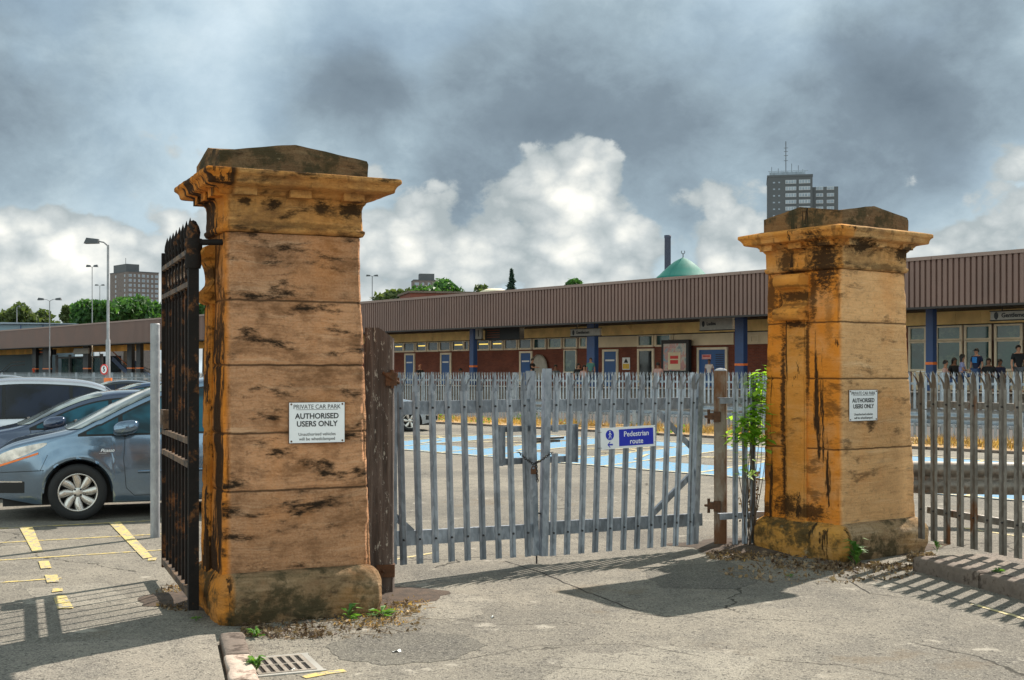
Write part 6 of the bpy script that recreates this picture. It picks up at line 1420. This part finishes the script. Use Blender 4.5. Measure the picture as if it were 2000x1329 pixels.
def weed(label, px, py, n, size, mat='leaf_weed', h_=.12, z=0.):
    c = gp(px, py, z); t = thing('weed', label, 'weed', c, 0); mb = MB(); st_ = MB()
    for i in range(n):
        a = random.uniform(0, 6.28); l = random.uniform(.5, 1) * size; d = Vector((math.cos(a), math.sin(a), 0)); s_ = Vector((-d.y, d.x, 0)); z0 = random.uniform(0, h_ * .6); p0 = Vector((0, 0, z0)); z1 = z0 + random.uniform(.2, .9) * h_
        P = [p0, p0 + d * l * .5 + Vector((0, 0, (z1 - z0) * .8)), p0 + d * l + Vector((0, 0, (z1 - z0) * .7))]; w = l * .16
        mb.add([P[0], P[1] + s_ * w, P[2], P[1] - s_ * w], [(0, 1, 2, 3)])
    st_.tube([(0, 0, 0), (0, 0, h_ * .7)], .003, 5); mb.build('leaves', M[mat], t); st_.build('stem', M[mat], t); return t
weed('dandelion like weed in the litter below the timber post', 745, 1205, 16, .14, h_=.06)
weed('bright broad leaved weed at the foot of the brown pillar', 680, 1212, 12, .12, h_=.10)
weed('green ivy like weed at the foot of the golden pillar', 1672, 1105, 40, .15, h_=.20)
weed('tuft of green weed between kerb and drain grate', 497, 1318, 34, .10, h_=.10)
weed('small weed beside the kerb under the brown pillar', 500, 1245, 20, .09, h_=.06)
weed('tiny weed tuft behind the brown pillar in its shade', 383, 1213, 9, .06, h_=.04)
weed('thin grass tuft on the raised pavement', 1950, 1118, 20, .07, h_=.03, z=.12)
weed('weed growing from the pavement corner by the fence', 1830, 1078, 14, .08, h_=.10, z=.12)
weed('tiny weed in the soil left of the golden pillar', 1545, 1128, 10, .06, h_=.03)
def shrub():
    c = gp(1464, 1072); t = thing('shrub', 'bright green leafy shrub growing up beside the golden pillar', 'shrub', c, 0); st_ = MB(); lf = MB(); k = c.y / F
    for i in range(13):
        x1 = random.uniform(-30, 26) * k; z1 = H + (HY - random.uniform(700, 850)) * k; y1 = random.uniform(-.25, .05); pts = []
        for j in range(8): f = j / 7; pts.append(Vector((x1 * f ** 1.4 + .05 * math.sin(i + f * 3), y1 * f, z1 * f)))
        st_.tube(pts, [.0055 * (1 - .7 * j / 7) for j in range(8)], 5)
        for j in range(58):
            f = random.uniform(.48, 1) if z1 > 1.2 else random.uniform(.6, 1); q = pts[min(int(f * 7), 6)].lerp(pts[min(int(f * 7) + 1, 7)], f * 7 % 1)
            if q.z < 1.02 and random.random() < .93: continue
            a = random.uniform(0, 6.28); l = random.uniform(.07, .14); d = Vector((math.cos(a), math.sin(a), random.uniform(-.5, .35))).normalized(); s_ = d.cross(Vector((0, 0, 1))).normalized(); w = l * .27; nrm = s_.cross(d)
            p0 = q + d * .02; lf.add([p0, p0 + d * l * .4 + s_ * w, p0 + d * l - nrm * .01, p0 + d * l * .4 - s_ * w, p0 + d * l * .45 - nrm * .006], [(0, 1, 4), (1, 2, 4), (2, 3, 4), (3, 0, 4)])
    st_.build('stem', M['bark'], t); lf.build('leaves', M['leaf_bright'], t)
    dd_ = thing('dead_plant', 'withered brown stems at the foot of the short fence strip', 'dead plant', gp(1468, 1060), 0); st_ = MB(); lf = MB()
    for i in range(12):
        x1 = random.uniform(-.16, .12); z1 = random.uniform(.3, .85); pts = [Vector((x1 * f, -.1 * f, z1 * f)) for f in (0, .3, .6, 1)]; st_.tube(pts, .003, 4)
        for j in range(16): f = random.uniform(.3, 1); leaf_quad(lf, Vector((x1 * f, -.1 * f, z1 * f)) + Vector((random.gauss(0, .02), random.gauss(0, .02), 0)), .022)
    st_.build('stem', M['litter'], dd_); lf.build('leaves', M['litter'], dd_)
shrub()
def scrap(label, px, py, w, h_, rz, mat='litterwhite', cat='litter'):
    mb = MB(); mb.grid(lambda u, v: Vector(((u - .5) * w, (v - .5) * h_, .006 + .008 * math.sin(u * 5) * math.cos(v * 3))), 6, 4, False)
    o = mb.build('paper_scrap', M[mat], None, origin=0); o.location = gp(px, py); o.rotation_euler = (0, 0, rz); tag(o, label, cat)
scrap('crumpled white paper scrap on the asphalt right of the drain', 775, 1274, .055, .035, .4); scrap('tiny white scrap on the asphalt below the gate', 962, 1207, .03, .02, 1.); scrap('pale scrap lying on the drain grate', 569, 1311, .04, .03, .2)
mb = MB(); 
for x, y, r_ in ((1845, 1066, .045),):
    c = gp(x, y, .12); mb.grid(lambda u, v: c + Vector((r_ * 1.4 * math.sin(math.pi * v) * math.cos(6.283 * u), r_ * math.sin(math.pi * v) * math.sin(6.283 * u), r_ * .6 + r_ * .6 * math.cos(math.pi * v) + .006 * noise.noise(Vector((u * 4, v * 4, 1))))), 10, 8)
tag(mb.build('stone', M['kerb'], None), 'pinkish stone lying on the pavement by the brown fence', 'stone')
